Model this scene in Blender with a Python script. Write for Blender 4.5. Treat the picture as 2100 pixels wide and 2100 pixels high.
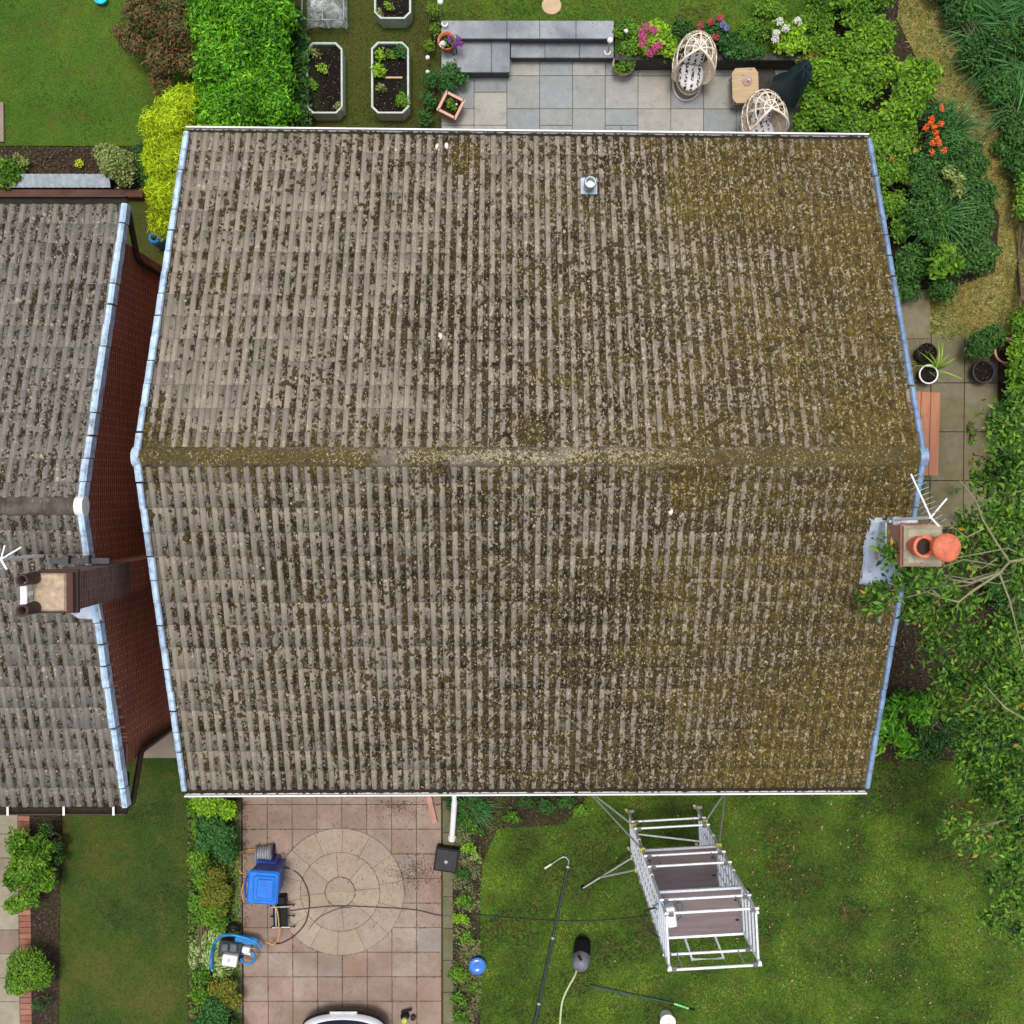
import bpy, bmesh, math, random
import numpy as np
from mathutils import Vector, Matrix, Quaternion
random.seed(7); RNG = np.random.default_rng(11)
SC = bpy.context.scene
for _o in list(bpy.data.objects): bpy.data.objects.remove(_o)
COL = SC.collection
R = math.radians
# ------------------------------------------------------------- camera, sky, sun, exposure
CAMZ, FPX = 20.45, 2270.0
QC = Vector((-5, 55, -FPX)).normalized().rotation_difference(Vector((0, 0, -1)))
cd = bpy.data.cameras.new('camera'); cam = bpy.data.objects.new('camera', cd); COL.objects.link(cam)
cam.location = (0, 0, CAMZ); cam.rotation_mode = 'QUATERNION'; cam.rotation_quaternion = QC
cd.sensor_width = 36; cd.sensor_fit = 'HORIZONTAL'; cd.lens = 36 * FPX / 2100; cd.clip_end = 500; cd.clip_start = .1
SC.camera = cam
SUN_EL, SUN_AZ = 83, 20          # azimuth measured from +Y towards -X
w = bpy.data.worlds.new('World'); SC.world = w; w.use_nodes = True
wn = w.node_tree; sky = wn.nodes.new('ShaderNodeTexSky'); sky.sky_type = 'NISHITA'; sky.sun_disc = False
sky.sun_elevation = R(SUN_EL); sky.sun_rotation = R(-SUN_AZ); sky.air_density = 1.0; sky.dust_density = 3.0; sky.ozone_density = 1.0
hsv = wn.nodes.new('ShaderNodeHueSaturation'); hsv.inputs['Saturation'].default_value = .45      # cloud cover greys the blue
wn.links.new(sky.outputs[0], hsv.inputs['Color']); wn.links.new(hsv.outputs[0], wn.nodes['Background'].inputs[0]); wn.nodes['Background'].inputs[1].default_value = 0.15
sd = bpy.data.lights.new('sun', 'SUN'); sun = bpy.data.objects.new('sun', sd); COL.objects.link(sun)
sd.energy = 1.5; sd.angle = R(14); sd.color = (1, .95, .88)
_d = Vector((-math.sin(R(SUN_AZ)) * math.cos(R(SUN_EL)), math.cos(R(SUN_AZ)) * math.cos(R(SUN_EL)), math.sin(R(SUN_EL))))
sun.rotation_mode = 'QUATERNION'; sun.rotation_quaternion = _d.to_track_quat('Z', 'Y')
SC.view_settings.view_transform = 'Standard'; SC.view_settings.look = 'None'; SC.view_settings.gamma = 1
SC.view_settings.exposure = 0.40
SC.render.engine = 'CYCLES'; SC.render.resolution_x = SC.render.resolution_y = 1024

def U(px, py, z=0.0):
    "point at height z seen at photo pixel px,py (2100 wide)"
    d = QC @ Vector((px - 1050, 1050 - py, -FPX)); t = (CAMZ - z) / -d.z
    return Vector((d.x * t, d.y * t, z))
# ------------------------------------------------------------- object helpers
def tag(o, label=None, cat=None, group=None, kind=None):
    if label: o['label'] = label
    if cat: o['category'] = cat
    if group: o['group'] = group
    if kind: o['kind'] = kind
    return o
def thing(name, label, cat, loc=(0, 0, 0), rz=0, group=None):
    o = bpy.data.objects.new(name, None); COL.objects.link(o); o.location = loc; o.rotation_euler = (0, 0, rz)
    o.empty_display_size = .2
    return tag(o, label, cat, group)
def link(name, me, mat, parent=None):
    if mat is not None: me.materials.append(mat)
    o = bpy.data.objects.new(name, me); COL.objects.link(o)
    if parent is not None: o.parent = parent
    return o
def copytree(o, parent=None):
    c = o.copy(); COL.objects.link(c)
    if parent is not None: c.parent = parent
    for k in list(o.children): copytree(k, c)
    return c
def npmesh(name, v, f, mat, parent=None, uv=None, smooth=False, off=None):
    "v (N,3), f (M,k) uniform polygons; uv (M,k,2)"
    me = bpy.data.meshes.new(name); v = np.asarray(v, np.float32); f = np.asarray(f, np.int32)
    if off is not None: v = v - np.asarray(off, np.float32)
    k = f.shape[1]
    me.vertices.add(len(v)); me.vertices.foreach_set('co', v.ravel())
    me.loops.add(f.size); me.loops.foreach_set('vertex_index', f.ravel())
    me.polygons.add(len(f)); me.polygons.foreach_set('loop_start', np.arange(0, f.size, k, dtype=np.int32))
    try: me.polygons.foreach_set('loop_total', np.full(len(f), k, np.int32))
    except Exception: pass
    if uv is not None:
        l = me.uv_layers.new(name='UVMap'); l.data.foreach_set('uv', np.asarray(uv, np.float32).ravel())
    me.update(calc_edges=True); me.validate()
    if smooth: me.polygons.foreach_set('use_smooth', np.ones(len(me.polygons), bool))
    return link(name, me, mat, parent)
class MB:
    "collects primitives into one mesh"
    def __init__(s): s.v = []; s.f = []; s.sm = []
    def add(s, vs, fs, smooth=False):
        n = len(s.v); s.v += [tuple(x) for x in vs]; s.f += [tuple(i + n for i in q) for q in fs]; s.sm += [smooth] * len(fs); return s
    def box(s, c, d, rz=0, M=None, taper=1.0, bev=0):
        x, y, z = d[0] / 2, d[1] / 2, d[2] / 2
        if bev:
            b = bev; pr = [(-x + b, -y), (x - b, -y), (x, -y + b), (x, y - b), (x - b, y), (-x + b, y), (-x, y - b), (-x, -y + b)]
            vs = [(p[0], p[1], -z) for p in pr] + [(p[0], p[1], z - b) for p in pr] + [(p[0] * (1 - b / x), p[1] * (1 - b / y), z) for p in pr]
            fs = [tuple(range(7, -1, -1)), tuple(range(16, 24))]
            for r in (0, 8):
                for i in range(8): j = (i + 1) % 8; fs.append((r + i, r + j, r + 8 + j, r + 8 + i))
        else:
            vs = [(-x, -y, -z), (x, -y, -z), (x, y, -z), (-x, y, -z)] + [(a * taper, b * taper, z) for a, b in ((-x, -y), (x, -y), (x, y), (-x, y))]
            fs = [(3, 2, 1, 0), (4, 5, 6, 7), (0, 1, 5, 4), (1, 2, 6, 5), (2, 3, 7, 6), (3, 0, 4, 7)]
        T = Matrix.Translation(Vector(c)) @ (M if M is not None else Matrix.Rotation(rz, 4, 'Z'))
        return s.add([T @ Vector(p) for p in vs], fs)
    def tube(s, pts, r, n=8, cap=True, smooth=True):
        pts = [Vector(p) for p in pts]; rs = r if isinstance(r, (list, tuple)) else [r] * len(pts)
        vs = []; fs = []; up = Vector((0, 0, 1))
        t0 = (pts[1] - pts[0]).normalized(); a = t0.cross(up)
        if a.length < .01: a = Vector((1, 0, 0))
        a.normalize()
        for i, p in enumerate(pts):
            t = (pts[min(i + 1, len(pts) - 1)] - pts[max(i - 1, 0)]).normalized()
            a = (a - t * a.dot(t)); a = a.normalized() if a.length > 1e-6 else t.orthogonal().normalized(); b = t.cross(a)
            for k in range(n):
                w_ = 2 * math.pi * k / n; vs.append(p + (a * math.cos(w_) + b * math.sin(w_)) * rs[i])
        for i in range(len(pts) - 1):
            for k in range(n):
                j = (k + 1) % n; fs.append((i * n + k, i * n + j, (i + 1) * n + j, (i + 1) * n + k))
        s.add(vs, fs, smooth)
        if cap: s.add(vs[:n], [tuple(range(n - 1, -1, -1))]); s.add(vs[-n:], [tuple(range(n))])
        return s
    def lathe(s, c, prof, n=20, smooth=True, sx=1, sy=1, M=None, cap=True):
        c = Vector(c); vs = []; fs = []
        for r, z in prof:
            for k in range(n):
                a = 2 * math.pi * k / n; p = Vector((r * math.cos(a) * sx, r * math.sin(a) * sy, z))
                vs.append(c + (M @ p if M is not None else p))
        for i in range(len(prof) - 1):
            for k in range(n):
                j = (k + 1) % n; fs.append((i * n + k, i * n + j, (i + 1) * n + j, (i + 1) * n + k))
        s.add(vs, fs, smooth)
        if cap and prof[0][0] > 1e-4: s.add(vs[:n], [tuple(range(n - 1, -1, -1))])
        if cap and prof[-1][0] > 1e-4: s.add(vs[-n:], [tuple(range(n))])
        return s
    def prism(s, poly, z0, z1):
        n = len(poly); a = sum(poly[i][0] * poly[(i + 1) % n][1] - poly[(i + 1) % n][0] * poly[i][1] for i in range(n))
        if a < 0: poly = poly[::-1]
        vs = [(p[0], p[1], z0) for p in poly] + [(p[0], p[1], z1) for p in poly]
        fs = [tuple(range(n - 1, -1, -1)), tuple(range(n, 2 * n))] + [(i, (i + 1) % n, n + (i + 1) % n, n + i) for i in range(n)]
        return s.add(vs, fs)
    def ball(s, c, r, n=10, sz=1.0):
        prof = [(r * math.sin(math.pi * i / (n // 2)), -r * sz * math.cos(math.pi * i / (n // 2))) for i in range(n // 2 + 1)]
        prof[0] = (1e-5, prof[0][1]); prof[-1] = (1e-5, prof[-1][1])
        return s.lathe(c, prof, n)
    def build(s, name, mat, parent=None, off=None):
        me = bpy.data.meshes.new(name)
        o3 = Vector(off) if off is not None else Vector((0, 0, 0))
        me.from_pydata([tuple(Vector(p) - o3) for p in s.v], [], s.f); me.update()
        me.polygons.foreach_set('use_smooth', s.sm); return link(name, me, mat, parent)
# ------------------------------------------------------------- material helpers
class NT:
    def __init__(s, name):
        s.m = bpy.data.materials.new(name); s.m.use_nodes = True; s.t = s.m.node_tree; s.b = s.t.nodes['Principled BSDF']
        s._pos = None
    def n(s, ty, **k):
        x = s.t.nodes.new(ty)
        for a, v in k.items(): setattr(x, a, v)
        return x
    def put(s, sock, v):
        if hasattr(v, 'is_output') or isinstance(v, bpy.types.NodeSocket): s.t.links.new(v, sock)
        elif isinstance(v, (tuple, list)) and len(v) == 3 and sock.type == 'RGBA': sock.default_value = (*v, 1)
        else: sock.default_value = v
    def pos(s):
        if s._pos is None: s._pos = s.n('ShaderNodeNewGeometry')
        return s._pos.outputs['Position']
    def rnd(s):
        s.pos(); return s._pos.outputs['Random Per Island']
    def uv(s): return s.n('ShaderNodeTexCoord').outputs['UV']
    def obj(s): return s.n('ShaderNodeTexCoord').outputs['Object']
    def noise(s, sc, det=3, vec=None, rough=.55, dist=0):
        x = s.n('ShaderNodeTexNoise'); x.inputs['Scale'].default_value = sc; x.inputs['Detail'].default_value = det
        x.inputs['Roughness'].default_value = rough; x.inputs['Distortion'].default_value = dist
        s.put(x.inputs['Vector'], vec if vec is not None else s.pos()); return x.outputs[0]
    def vor(s, sc, vec=None, out=0, rand=1):
        x = s.n('ShaderNodeTexVoronoi'); x.inputs['Scale'].default_value = sc; x.inputs['Randomness'].default_value = rand
        s.put(x.inputs['Vector'], vec if vec is not None else s.pos()); return x.outputs[out]
    def white(s, vec):
        x = s.n('ShaderNodeTexWhiteNoise', noise_dimensions='3D'); s.put(x.inputs['Vector'], vec); return x.outputs[0]
    def math(s, op, a, b=0.0, c=0.0, clamp=False):
        x = s.n('ShaderNodeMath', operation=op, use_clamp=clamp); s.put(x.inputs[0], a); s.put(x.inputs[1], b); s.put(x.inputs[2], c); return x.outputs[0]
    def vmul(s, v, m):
        x = s.n('ShaderNodeVectorMath', operation='MULTIPLY'); s.put(x.inputs[0], v); x.inputs[1].default_value = m; return x.outputs[0]
    def vop(s, op, v, m=(0, 0, 0)):
        x = s.n('ShaderNodeVectorMath', operation=op); s.put(x.inputs[0], v); x.inputs[1].default_value = m; return x.outputs[0]
    def sep(s, v): x = s.n('ShaderNodeSeparateXYZ'); s.put(x.inputs[0], v); return x.outputs
    def comb(s, a, b, c=0.0):
        x = s.n('ShaderNodeCombineXYZ'); s.put(x.inputs[0], a); s.put(x.inputs[1], b); s.put(x.inputs[2], c); return x.outputs[0]
    def step(s, v, lo, hi, a=0.0, b=1.0):
        x = s.n('ShaderNodeMapRange'); x.clamp = True; s.put(x.inputs[0], v); s.put(x.inputs[1], lo); s.put(x.inputs[2], hi)
        s.put(x.inputs[3], a); s.put(x.inputs[4], b); return x.outputs[0]
    def mix(s, f, a, b, bt='MIX'):
        x = s.n('ShaderNodeMix', data_type='RGBA', blend_type=bt); s.put(x.inputs[0], f); s.put(x.inputs[6], a); s.put(x.inputs[7], b); return x.outputs[2]
    def ramp(s, v, stops, const=False):
        x = s.n('ShaderNodeValToRGB'); e = x.color_ramp.elements
        if const: x.color_ramp.interpolation = 'CONSTANT'
        while len(e) < len(stops): e.new(.5)
        for i, (p, c) in enumerate(stops): e[i].position = p; e[i].color = (*c, 1)
        s.put(x.inputs[0], v); return x.outputs[0]
    def bump(s, h, d=.01, st=.6):
        x = s.n('ShaderNodeBump'); x.inputs['Distance'].default_value = d; x.inputs['Strength'].default_value = st
        s.put(x.inputs['Height'], h); s.t.links.new(x.outputs[0], s.b.inputs['Normal']); return x
    def out(s, col, rough=.8, metal=0.0, spec=.3):
        s.put(s.b.inputs['Base Color'], col); s.put(s.b.inputs['Roughness'], rough); s.b.inputs['Metallic'].default_value = metal
        s.b.inputs['Specular IOR Level'].default_value = spec; return s.m
_pm = {}
def plain(c, rough=.6, metal=0.0, var=.25, scale=9, spec=.4, name=None, dirt=.0):
    "a plain painted / moulded surface with mottling and fine wear"
    key = (c, rough, metal, var, scale, dirt)
    if key in _pm: return _pm[key]
    t = NT(name or 'surface'); a = tuple(x * (1 - var) for x in c); b = tuple(min(1, x * (1 + var)) for x in c)
    col = t.mix(t.step(t.noise(scale, 5, t.obj()), .3, .7), a, b)
    if dirt: col = t.mix(t.step(t.noise(scale * 3, 6, t.obj(), .7), .62 - dirt * .2, .7, 0, .7), col, (.07, .06, .04))
    t.bump(t.noise(scale * 12, 4, t.obj()), .002, .4)
    m = t.out(col, t.step(t.noise(scale * 2, 3, t.obj()), .3, .7, max(.05, rough - .12), min(1, rough + .12)), metal, spec); _pm[key] = m; return m
def leafmat(name, stops, patch=1.3, rough=.5, trans=.25, edge=None, spec=.25, pw=.4):
    t = NT(name); r = t.rnd(); nz = t.noise(patch, 3); f = t.math('ADD', t.math('MULTIPLY', r, 1 - pw), t.math('MULTIPLY', t.step(nz, .36, .64), pw))
    k = len(stops); col = t.ramp(f, [(i / (k - 1) * .96, c) for i, c in enumerate(stops)])
    hs = t.n('ShaderNodeHueSaturation'); t.put(hs.inputs['Color'], col); t.put(hs.inputs['Value'], t.step(t.math('FRACT', t.math('MULTIPLY', r, 37.7)), 0, 1, .55, 1.4)); col = hs.outputs[0]
    if edge:
        u = t.sep(t.uv())[0]; e = t.step(t.math('ABSOLUTE', t.math('SUBTRACT', u, .5)), .2, .3); col = t.mix(e, col, edge)
    t.out(col, rough, 0, spec)
    tr = t.n('ShaderNodeBsdfTranslucent'); t.put(tr.inputs[0], col); mx = t.n('ShaderNodeMixShader'); mx.inputs[0].default_value = trans
    o = t.t.nodes['Material Output']; t.t.links.new(t.b.outputs[0], mx.inputs[1]); t.t.links.new(tr.outputs[0], mx.inputs[2]); t.t.links.new(mx.outputs[0], o.inputs[0])
    return t.m
# ------------------------------------------------------------- numpy foliage
def unit(a): return a / np.maximum(np.linalg.norm(a, axis=1, keepdims=True), 1e-9)
def leafgeo(P, N, L, W, rng=RNG, fold=.25, tdir=None, droop=0.0):
    n = len(P); N = unit(N); t = rng.normal(size=(n, 3)) if tdir is None else tdir
    t = t - N * (t * N).sum(1, keepdims=True); t = unit(t); b = np.cross(N, t)
    L = L * rng.uniform(.65, 1.3, (n, 1)); W = W * rng.uniform(.7, 1.25, (n, 1))
    base = P - t * L * .5; tip = P + t * L * .5 - N * L * droop; m = P - t * L * .06
    l = m - b * W * .5 + N * W * fold; r = m + b * W * .5 + N * W * fold
    v = np.stack([base, r, tip, l], 1).reshape(-1, 3); i = np.arange(n)[:, None] * 4
    f = np.concatenate([i + [0, 1, 2], i + [0, 2, 3]], 1).reshape(-1, 3)
    uv1 = np.array([[.5, 0], [1, .45], [.5, 1], [.5, 0], [.5, 1], [0, .45]]); uv = np.tile(uv1, (n, 1)).reshape(-1, 3, 2)
    return v, f, uv
def join(parts):
    vs, fs, us, o = [], [], [], 0
    for v, f, u in parts: vs.append(v); fs.append(f + o); us.append(u); o += len(v)
    return np.concatenate(vs), np.concatenate(fs), np.concatenate(us)
def blobleaves(c, r, dens, L, W, sq=.8, rng=RNG, inner=.6, up=.8, lump=.28, nl=14, outw=False):
    c = np.array(c, float); rr = np.array([r, r, r * sq]) if np.isscalar(r) else np.array([r[0], r[1], r[0] * sq])
    n = int(dens * 2 * math.pi * rr[0] * rr[1]); d = unit(rng.normal(size=(n, 3))); d[:, 2] = np.where(d[:, 2] < -.25, -d[:, 2], d[:, 2])
    K = unit(rng.normal(size=(nl, 3)) + [0, 0, .35]); amp = rng.uniform(.4, 1, nl)
    q = (np.clip(d @ K.T, 0, 1) ** 9 * amp).max(1)
    rad = (1 - lump) + lump * 1.25 * q; rad = rad * (1 - (1 - inner) * rng.random(n) ** 2.2)
    P = c + d * rr * rad[:, None] + rng.normal(size=(n, 3)) * L * .35
    N = d * (1 / rr) * rr.min() + [0, 0, up] + rng.normal(size=(n, 3)) * .5
    td = d + rng.normal(size=(n, 3)) * .5 if outw else None
    return leafgeo(P, N, L, W, rng, tdir=td, droop=.15)
def blades(bases, lens, outs, w, lean=.7, rng=RNG, seg=3):
    "curved grass blades: strip of seg quads each, as triangles"
    n = len(bases); a = outs; dirv = np.stack([np.cos(a), np.sin(a), np.zeros(n)], 1); side = np.stack([-np.sin(a), np.cos(a), np.zeros(n)], 1)
    lens = lens[:, None]; lean = (lean * rng.uniform(.5, 1.3, n))[:, None]; vs = []
    for k in range(seg + 1):
        s = k / seg; p = bases + dirv * lens * lean * s ** 1.4 + np.array([0, 0, 1.]) * lens * (s - .55 * lean * s * s * 1.3)
        ww = w * (1 - s ** 2) + w * .06; vs += [p - side * ww / 2, p + side * ww / 2]
    v = np.stack(vs, 1).reshape(-1, 3); m = 2 * (seg + 1); i = np.arange(n)[:, None] * m; fs = []
    for k in range(seg): fs += [i + [2 * k, 2 * k + 1, 2 * k + 3], i + [2 * k, 2 * k + 3, 2 * k + 2]]
    f = np.stack(fs, 1).reshape(-1, 3)
    uv = np.zeros((len(f), 3, 2)) + .5
    return v, f, uv
class Val2:
    def __init__(s, seed): s.g = np.random.default_rng(seed).random((64, 64))
    def __call__(s, x, y):
        xi = np.floor(x).astype(int); yi = np.floor(y).astype(int); fx = x - xi; fy = y - yi; fx = fx * fx * (3 - 2 * fx); fy = fy * fy * (3 - 2 * fy)
        g = s.g; a = g[xi % 64, yi % 64]; b = g[(xi + 1) % 64, yi % 64]; c = g[xi % 64, (yi + 1) % 64]; d = g[(xi + 1) % 64, (yi + 1) % 64]
        return (a * (1 - fx) + b * fx) * (1 - fy) + (c * (1 - fx) + d * fx) * fy
# ============================================================= materials of the setting
def tilemat(name, moss=1.0):
    t = NT(name); uv = t.sep(t.uv()); u, v = uv[0], uv[1]; P = t.pos(); pp = t.sep(P); X, Y = pp[0], pp[1]
    cell = t.comb(t.math('FLOOR', t.math('MULTIPLY', u, .5)), t.math('FLOOR', v)); r1 = t.white(cell); r2 = t.white(t.vop('ADD', cell, (7.3, 3.1, 0)))
    if moss > .5: base = t.ramp(r1, [(0, (.24, .21, .17)), (.25, (.385, .33, .255)), (.5, (.29, .252, .20)), (.75, (.42, .355, .275)), (1, (.26, .215, .19))])
    else: base = t.ramp(r1, [(0, (.165, .155, .15)), (.3, (.225, .21, .20)), (.55, (.185, .172, .168)), (.8, (.24, .222, .208)), (1, (.175, .16, .165))])
    st = t.noise(1, 5, t.comb(t.math('MULTIPLY', u, 4.0), t.math('MULTIPLY', v, .6), r2), .65)
    base = t.mix(t.step(st, .32, .7), t.mix(.5, base, (.11, .095, .075)), t.mix(.35, base, (.46, .41, .33)))
    fine = t.noise(75, 4, None, .7); base = t.mix(t.step(fine, .38, .62, 0, .45), base, (.13, .105, .08))
    fu = t.math('FRACT', u); pan = t.math('MULTIPLY', t.math('SUBTRACT', 1.0, t.step(fu, .49, .54)), t.step(fu, .0, .04))
    g = t.step(X, -4.3, 4.4, 0.0, 1.0) if moss > .5 else .12
    big = t.noise(.55, 4); big2 = t.noise(2.6, 3)
    var = t.math('ADD', t.math('MULTIPLY', t.math('SUBTRACT', big, .5), .85), t.math('MULTIPLY', t.math('SUBTRACT', big2, .5), 1.1))
    south = t.step(Y, .4, -3.5, 0, .16) if moss > .5 else 0.0
    c = t.math('ADD', t.math('ADD', t.math('MULTIPLY', pan, t.math('SUBTRACT', .46, t.math('MULTIPLY', g, .12))), t.math('MULTIPLY', g, .62)), t.math('ADD', var, t.math('SUBTRACT', south, .09)))
    nz = t.noise(14, 5, t.vmul(P, (1.3, .85, 1)), .68); nz2 = t.noise(40, 3, None, .65); nz3 = t.noise(8.5, 3, t.vmul(P, (1.5, .8, 1)), .6); nn = t.math('ADD', t.math('MULTIPLY', nz3, .42), t.math('ADD', t.math('MULTIPLY', nz, .36), t.math('MULTIPLY', nz2, .22)))
    for (qx, qy, qr, qa) in (((1400, 985, .40, .8), (1790, 965, .55, .8), (1090, 900, .3, .5), (320, 915, .55, .7), (1690, 1480, .9, .5), (1560, 1600, .7, .4), (1500, 400, .9, .35), (1740, 520, .7, .45), (945, 300, .35, .5), (1300, 1200, .5, .3), (1750, 860, .5, .6), (900, 945, .3, .5)) if moss > .5 else ()):
        q = U(qx, qy, 6.2 if 700 < qy < 1200 else 5.5); dx = t.math('SUBTRACT', X, q.x); dy = t.math('SUBTRACT', Y, q.y); dd = t.math('SQRT', t.math('ADD', t.math('MULTIPLY', dx, dx), t.math('MULTIPLY', dy, dy)))
        gq = t.step(t.math('ADD', dd, t.math('MULTIPLY', t.math('SUBTRACT', big2, .5), 1.6 * qr)), .3 * qr, qr * 1.15, qa, 0); c = t.math('ADD', c, gq); olq = gq if qx == 1400 else t.math('MAXIMUM', olq, gq)
    thr = t.math('ADD', .5, t.math('MULTIPLY', t.math('SUBTRACT', .5, c), .24)); msk = t.step(t.math('SUBTRACT', nn, thr), -.012, .02)
    dk = t.ramp(t.noise(26, 4, None, .72), [(.38, (.014, .010, .005)), (.5, (.055, .038, .018)), (.62, (.16, .118, .06))])
    ol = t.ramp(t.noise(28, 4, None, .72), [(.37, (.035, .024, .003)), (.5, (.115, .080, .009)), (.64, (.25, .185, .035))])
    olm = t.math('ADD', t.step(t.noise(1.2, 4), .46, .62, 0, .9), t.step(X, .2, 4.3, -.32, .65), clamp=True)
    if moss > .5: olm = t.math('ADD', olm, t.math('MULTIPLY', olq, 1.2), clamp=True)
    olm = t.math('MULTIPLY', olm, moss if moss > .5 else .1)
    core = t.math('MULTIPLY', t.step(t.math('SUBTRACT', nn, thr), .015, .07), t.math('SUBTRACT', .75, t.math('MULTIPLY', olm, .5))); col = t.mix(msk, base, t.mix(core, t.mix(olm, dk, ol), (.026, .018, .009)))
    # straw coloured flecks of dead moss and lichen
    fn = t.noise(21, 4, t.vmul(P, (1.6, .8, 1)), .75); fth = t.step(t.math('ADD', g, t.math('MULTIPLY', var, .3)), .0, .8, .63, .552); fl = t.step(t.math('SUBTRACT', fn, fth), -.01, .02)
    col = t.mix(t.math('MULTIPLY', fl, .85), col, t.mix(t.step(t.noise(9, 2), .35, .65), (.34, .26, .13), (.62, .53, .38)))
    lv = t.vor(11); li = t.math('MULTIPLY', t.math('LESS_THAN', lv, t.step(t.noise(3, 2), .45, .7, .0, .34)), t.step(t.noise(60, 3), .42, .5)); col = t.mix(t.math('MULTIPLY', li, .75), col, (.50, .43, .33))
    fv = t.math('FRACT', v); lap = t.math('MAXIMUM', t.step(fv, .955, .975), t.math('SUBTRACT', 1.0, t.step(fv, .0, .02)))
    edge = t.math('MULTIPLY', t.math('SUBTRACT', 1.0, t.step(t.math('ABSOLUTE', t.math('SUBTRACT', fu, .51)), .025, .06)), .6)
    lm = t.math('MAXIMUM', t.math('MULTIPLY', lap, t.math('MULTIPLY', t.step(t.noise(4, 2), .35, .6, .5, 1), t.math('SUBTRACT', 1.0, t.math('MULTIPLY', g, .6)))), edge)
    col = t.mix(lm, col, (.055, .042, .028))  # crevice dirt and shade at laps and roll edges, painted into the colour
    col = t.mix(t.step(g, .45, 1.0, 0, .32), col, t.mix(olm, col, (.15, .105, .03)))
    h = t.math('ADD', t.math('MULTIPLY', msk, .8), t.math('MULTIPLY', t.math('ADD', nz2, fine), .5)); t.bump(h, .014, .9)
    return t.out(col, .92, 0, .15)
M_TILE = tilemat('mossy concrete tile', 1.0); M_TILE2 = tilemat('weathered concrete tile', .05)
def lumpmat(name, stops, sc=1.2, xg=None):
    t = NT(name); f = t.math('ADD', t.math('MULTIPLY', t.rnd(), .6), t.math('MULTIPLY', t.step(t.noise(sc, 3), .3, .7), .4))
    if xg:
        f = t.math('ADD', t.math('MULTIPLY', f, .7), t.step(t.sep(t.pos())[0], xg[0], xg[1], 0, .3))
    k = len(stops); t.bump(t.noise(90, 3), .006, .7); return t.out(t.ramp(f, [(i / (k - 1), c) for i, c in enumerate(stops)]), .95, 0, .1)
M_MOSS = lumpmat('moss cushions', [(.04, .03, .016), (.075, .055, .028), (.06, .045, .022), (.12, .088, .03), (.17, .125, .03)], 1.1, (-3, 5))
M_LICH = lumpmat('pale lichen crumbs', [(.22, .19, .12), (.36, .32, .22), (.30, .26, .16), (.50, .45, .34)])
def grassmat(name, a, b, c, brown=(.075, .06, .02), sc=.8, bamt=.5):
    t = NT(name); n1 = t.noise(sc, 5, None, .68); n2 = t.noise(sc * 4.3, 4); n3 = t.noise(45, 4, None, .7)
    col = t.ramp(n1, [(.34, a), (.5, b), (.68, c)]); col = t.mix(t.step(n2, .50, .68, 0, bamt), col, brown)
    col = t.mix(t.step(n3, .3, .7), t.mix(.5, col, (.012, .02, .004)), t.mix(.2, col, (.2, .27, .05)))
    t.bump(n3, .02, .8); return t.out(col, .9, 0, .15)
G_FR = grassmat('front lawn grass', (.022, .05, .008), (.055, .11, .012), (.11, .18, .014), (.10, .065, .02), .8, .85)
G_NB = grassmat('neighbour lawn grass', (.016, .045, .008), (.035, .075, .010), (.09, .10, .018), (.11, .085, .025), .7, .7)
G_BK = grassmat('back lawn grass', (.03, .095, .008), (.06, .15, .012), (.13, .19, .016), (.09, .075, .015), .6, .6)
G_MS = grassmat('mossy ground', (.045, .05, .012), (.065, .065, .014), (.06, .09, .014), (.07, .048, .018), 1.1, .6)
G_ST = grassmat('dry straw ground', (.20, .15, .04), (.36, .28, .09), (.14, .15, .03), (.36, .27, .10), 1.1, .5)
def soilmat(name, c=(.045, .032, .022), sc=22):
    t = NT(name); n = t.noise(sc, 6, None, .7); n2 = t.noise(3, 3); col = t.ramp(n, [(.3, tuple(x * .4 for x in c)), (.5, c), (.72, tuple(x * 2.3 for x in c))])
    v = t.vor(26); col = t.mix(t.math('MULTIPLY', t.math('LESS_THAN', v, .2), t.step(t.white(t.vor(26, None, 2)), .55, .6)), col, (.26, .22, .17))
    col = t.mix(t.step(n2, .5, .7, 0, .5), col, (.04, .055, .012)); t.bump(n, .04, 1); return t.out(col, .95, 0, .1)
M_SOIL = soilmat('garden soil'); M_MULCH = soilmat('dark compost', (.016, .012, .010), 30)
def slabmat(name, stops, stain=(.12, .10, .07), green=0.0, gc=(.09, .085, .03), const=True):
    t = NT(name); col = t.ramp(t.rnd(), stops, const); n = t.noise(7, 6, None, .65); n2 = t.noise(1.4, 4)
    col = t.mix(t.step(n, .3, .7), t.mix(.22, col, stain), t.mix(.12, col, (.6, .55, .48)))
    col = t.mix(t.step(t.noise(28, 4, None, .7), .56, .70, 0, .75), col, stain); col = t.mix(t.step(t.noise(3.1, 5, None, .75), .56, .68, 0, .4), col, stain)
    if green: col = t.mix(t.step(n2, .42 - green * .2, .66, 0, green), col, gc)
    t.bump(n, .006, .5); return t.out(col, t.step(n2, .3, .7, .65, .95), 0, .25)
S_DR = slabmat('pink driveway slab', [(0, (.33, .235, .185)), (.22, (.36, .27, .21)), (.42, (.31, .225, .185)), (.6, (.35, .28, .225)), (.78, (.37, .25, .20)), (.93, (.30, .285, .265))], (.12, .08, .055), .75, (.20, .135, .095))
S_CI = slabmat('buff circle slab', [(0, (.36, .275, .205)), (.3, (.38, .305, .23)), (.55, (.33, .25, .19)), (.75, (.37, .275, .205)), (.9, (.30, .195, .115))], (.15, .11, .07), .5, (.26, .21, .15))
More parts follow.
